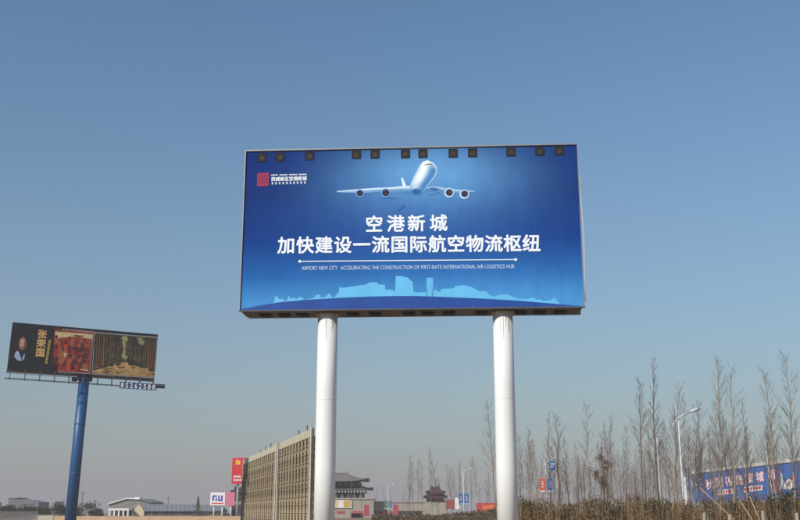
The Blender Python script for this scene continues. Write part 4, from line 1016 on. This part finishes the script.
    scatter(5, 345, 398, 215, 262, 6.5, 9.5, 'faint bare sapling in front of the gate tower', 'far saplings by the gate tower')
build_saplings()

def leaf_cloud(mb, rr, c, rx, ry, rz, n, s0, s1, nm, lump=5):
    cs = [(rr.uniform(-.55,.55)*rx, rr.uniform(-.55,.55)*ry, rr.uniform(-.5,.6)*rz, rr.uniform(.35,.62)) for _ in range(lump)]
    for i in range(n):
        lx, ly, lz, lr = rr.choice(cs)
        d = Vector((rr.gauss(0,1), rr.gauss(0,1), rr.gauss(0,1))).normalized()*(rr.random()**.4)*lr
        p = Vector(c)+Vector((lx+d.x*rx, ly+d.y*ry, lz+d.z*rz))
        if p.z < .05: continue
        u = Vector((rr.gauss(0,1), rr.gauss(0,1), rr.gauss(0,1))).normalized(); v = u.orthogonal().normalized(); s = rr.uniform(s0, s1)
        mb.poly([p-u*s, p+v*s*.5, p+u*s, p-v*s*.5], rr.randrange(nm))
GREENS = [foliage('leaf_dark_green', srgb(42,46,28)), foliage('leaf_olive', srgb(76,72,42)), foliage('leaf_dry', srgb(122,94,64)), foliage('leaf_deep', srgb(30,34,23))]  # dark and deep greens are darkened further to carry tree shade
def build_bushes():
    rr = random.Random(5)
    spots = [(3,506,250,2.6,2.2,'dark rounded bush at the left picture edge'),(14,507,245,3.4,2.0,'dark low bush in front of the flat grey block'),(28,506.5,248,2.6,2.1,'dark bush below the low end of the flat grey block'),
             (42,506,255,2.8,2.4,'dark bush behind the end of the paling fence'),(53,503.5,262,2.6,3.0,'taller dark bush left of the blue pole'),(61,507,258,1.8,2.0,'small dark bush touching the blue pole on its left'),
             (86,503.4,268,3.2,3.0,'dark brownish bush right of the blue pole'),(77.5,507,262,1.6,2.0,'small low bush just right of the blue pole'),(96,509,270,1.8,1.6,'little bush at the left corner of the grey workshop')]
    for px, py, Y, rx, hz, lab in spots:
        H = at(px, py, Y).z; t = thing('bush', lab, 'bush', (gx(px,Y), Y, 0), 0, 'dark bushes along the far field')
        m = MB(); leaf_cloud(m, rr, (0,0,H*.55), rx*1.25, rx, H*.62, 900, .12, .26, 3, 7); m.build('foliage', [GREENS[0], GREENS[3], GREENS[1 if px != 86 else 2]], t)
        m = MB()
        for k in range(4): a = rr.uniform(0,6.3); m.tube([(0,0,0),(math.cos(a)*rx*.3,math.sin(a)*rx*.3,H*.4),(math.cos(a)*rx*.6,math.sin(a)*rx*.6,H*.8)], [.07,.05,.02], 5, caps=False)
        m.build('stem', BARK[2], t)
    # conical pale tree by the long shed
    Y = 285; H = at(197.6, 497, Y).z; t = thing('slim_tree', 'slim pale olive tree in front of the long shed', 'tree', (gx(197.6,Y), Y, 0))
    m = MB()
    for k in range(700):
        u = rr.random(); r = (1-u)*1.0+.1; a = rr.uniform(0,6.3); p = Vector((math.cos(a)*r*rr.random(), math.sin(a)*r*rr.random(), H*(.25+.75*u))); q = Vector((rr.gauss(0,1),rr.gauss(0,1),rr.gauss(0,1))).normalized(); v = q.orthogonal(); s = rr.uniform(.08,.2); m.poly([p-q*s,p+v*s*.5,p+q*s,p-v*s*.5], k % 2)
    m.build('crown', [GREENS[1], foliage('leaf_pale_olive', srgb(120,112,74))], t); m = MB(); m.tube([(0,0,0),(0,0,H*.9)], [.1,.03], 6); m.build('trunk', BARK[2], t)
    # tree still holding dry brown leaves
    Y = 120; t = thing('dry_leaf_tree', 'small tree still holding dry brown leaves among the hazy saplings', 'tree', (gx(604,Y), Y, 0)); H = at(603, 452, Y).z
    T, B = sapling_meshes(77, H, .09, .3, 26, 1.2, 2, 4); link('trunk', T, t); link('branches', B, t)
    m = MB()
    for cx, cz, n in ((-.3,.62,260),(.5,.82,260),(-.9,.74,180),(.2,.55,180),(-.2,.9,150)): leaf_cloud(m, rr, (cx,0,H*cz), .8, .8, .8, n, .06, .13, 2, 3)
    m.build('dry_leaves', [GREENS[2], foliage('leaf_brown', srgb(118,92,78))], t)
    # undergrowth along the road: a continuous mass of shrubs and dry weeds
    m = MB(); prof = [(515,498),(528,494),(540,497),(555,500),(570,503),(585,498),(600,496),(615,500),(628,495),(645,494),(660,497),(680,501),(695,498),(712,499),(730,500),(748,496),(765,497),(785,493),(830,492)]
    def ptop(px):
        for (a, b), (c, d) in zip(prof, prof[1:]):
            if a <= px <= c: return b+(d-b)*(px-a)/(c-a)
        return 500
    from mathutils import noise
    def rag(px, Y): return 9*noise.noise((px*.028, Y*.1, 20))+6.5*noise.noise((px*.06, Y*.25, 0))+4.5*noise.noise((px*.21, Y*.6, 3))+2.5*noise.noise((px*.6, Y, 7))
    for c in range(210):
        px = rr.uniform(514, 830); Y = rr.uniform(75, 98); k = 1.6*noise.noise((px*.035, Y*.1, 11))+(.45 if px < 575 else -.1)+rr.gauss(0,.25)
        top = at(px, ptop(px)+2+rag(px, Y)*.8+rr.expovariate(.28), Y).z; rx = rr.uniform(.5,1.7); X0 = gx(px, Y); n_ = int(150*rx*top/1.6)
        pal = (0,3,0,3,1) if k < -.1 else ((0,1,0,2,1) if k < .3 else (2,1,2,2,0))
        sub = [(rr.uniform(-.7,.7)*rx, rr.uniform(-.6,.6)*rx, rr.uniform(.25,.9)*top, rr.uniform(.25,.6)) for _ in range(6)]
        for i in range(n_):
            sx_, sy_, sz_, sr = rr.choice(sub); d = Vector((rr.gauss(0,1), rr.gauss(0,1), rr.gauss(0,1))).normalized()*rr.random()**.45*sr
            p = Vector((X0+sx_+d.x*1.2, Y+sy_+d.y*1.2, max(.05, min(top*1.05, sz_+d.z*1.3))))
            u = Vector((rr.gauss(0,1),rr.gauss(0,1),rr.gauss(0,1.3))).normalized(); v = u.orthogonal().normalized(); s = rr.uniform(.04,.13)
            m.poly([p-u*s, p+v*s*.5, p+u*s, p-v*s*.5], rr.choice(pal))
    for i in range(9000):                                   # low litter and grass that closes the foot of the band
        px = rr.uniform(512, 830); Y = rr.uniform(72, 99); p = Vector((gx(px,Y), Y, rr.random()**1.5*1.5+.05)); u = Vector((rr.gauss(0,.6),rr.gauss(0,.6),rr.gauss(0,1.4))).normalized(); v = u.orthogonal().normalized(); s = rr.uniform(.08,.2)
        m.poly([p-u*s, p+v*s*.3, p+u*s, p-v*s*.3], rr.choice((2,2,1,0)))
    o = m.build('undergrowth', GREENS); o['kind'] = 'stuff'; o['label'] = 'dense dark shrubs and weeds below the bare trees'; o['category'] = 'undergrowth'
    m = MB()
    for i in range(3400):
        px = rr.uniform(500, 828); Y = rr.uniform(72, 96); h = max(.8, at(px, ptop(px)+2+rag(px,Y)*.7+rr.uniform(-3,16)-(9 if rr.random() < .05 else 0), Y).z); x = gx(px,Y); l = rr.gauss(0,.22)*h*.5; l2 = rr.gauss(0,.15)
        m.tube([(x,Y,0),(x+l*.5,Y+l2*.5,h*.6),(x+l,Y+l2,h)], [.014,.011,.006], 3, caps=False, mi=i % 2)
    o = m.build('dry_weeds', [foliage('stalk_tan', srgb(168,140,100), .25), foliage('stalk_brown', srgb(118,92,64), .25)]); o['kind'] = 'stuff'; o['label'] = 'thin tan dry weed stalks among the shrubs'; o['category'] = 'weeds'
    m = MB()
    for i in range(14000):
        px = rr.uniform(372, 520); Y = rr.uniform(180, 215); top = at(px, (516.5 if px < 440 else 516.5-(px-440)/80*9)+4*noise.noise((px*.17, Y*.2, 1))+3*noise.noise((px*.6, Y*.5, 2)), Y).z; p = Vector((gx(px,Y),Y,max(.05,top*rr.random()**.6))); u = Vector((rr.gauss(0,1),rr.gauss(0,1),rr.gauss(0,1))).normalized(); v = u.orthogonal().normalized(); s = rr.uniform(.1,.24)
        m.poly([p-u*s,p+v*s*.5,p+u*s,p-v*s*.5], rr.choice((0,1,2,2)))
    o = m.build('far_scrub', GREENS); o['kind'] = 'stuff'; o['label'] = 'brown and green scrub between the two white pillars'; o['category'] = 'scrub'
    # concrete fence posts and wooden props
    for px, py, lab in ((704.4,512.4,'short pale concrete post under the left part of the blue hoarding'),(729.4,514.4,'short pale concrete post near the end of the long wooden prop'),(763.4,510.8,'short pale concrete post left of the leaning pale tree foot'),(796.6,513,'short pale concrete post at the right picture edge')):
        Y = 56; z = at(px, py, Y).z; t = thing('concrete_post', lab, 'post', (gx(px,Y),Y,0), rr.uniform(-.3,.3), 'concrete posts along the verge')
        cm = mat('post_concrete', srgb(150,142,128), 0.9, 0.15, 4, bump=.3); b = MB(); b.tube([(0,0,0),(0,0,z-.04),(0,0,z)], [.13,.115,.095], 4, sm=False); b.build('shaft', cm, t)
        b = MB(); b.box(-.13,.13,-.13,.13,0,.12); b.build('footing', cm, t)
    for a, b_, lab in (((695,483.5),(731,517.5),'long pale wooden prop leaning across the left part of the hoarding'),((748,493),(759,519),'short wooden prop leaning below the hoarding letters'),((737.4,497),(752,520),'thin wooden prop crossing the short one below the hoarding')):
        Y = 71; p0 = at(*a, Y+.8); p1 = at(*b_, Y); d = p1-p0; base = p1+d*(p1.z/-d.z); t = thing('wooden_prop', lab, 'prop', base, 0, 'wooden tree props')
        v = p0-base; m = MB(); m.tube([(0,0,0), tuple(v*.5+Vector((0,0,.04))), tuple(v)], [.038,.034,.028], 7); m.build('stake', mat('prop_wood', srgb(176,150,116), 0.9, 0.2, 4), t)
        m = MB(); m.tube([tuple(v*.93), tuple(v*.96)], .06, 8); m.build('tie', mat('tie_dark', srgb(80,70,60), .9), t)
build_bushes()

# ------------------------------------------------------------------ hazy air
def build_haze():
    b = MB(); b.box(-3060, 3060, -3060, 3060, -1.0, 26.0)
    m = bpy.data.materials.new('haze_air'); m.use_nodes = True; n = m.node_tree.nodes; n.clear()
    v = n.new('ShaderNodeVolumePrincipled'); v.inputs['Color'].default_value = (0.62,0.62,0.65,1); v.inputs['Density'].default_value = 0.00065; v.inputs['Anisotropy'].default_value = 0.0
    o = n.new('ShaderNodeOutputMaterial'); m.node_tree.links.new(v.outputs[0], o.inputs['Volume'])
    h = b.build('haze', m); h['kind'] = 'stuff'; h['label'] = 'pale grey haze in the air'; h['category'] = 'haze'
build_haze()
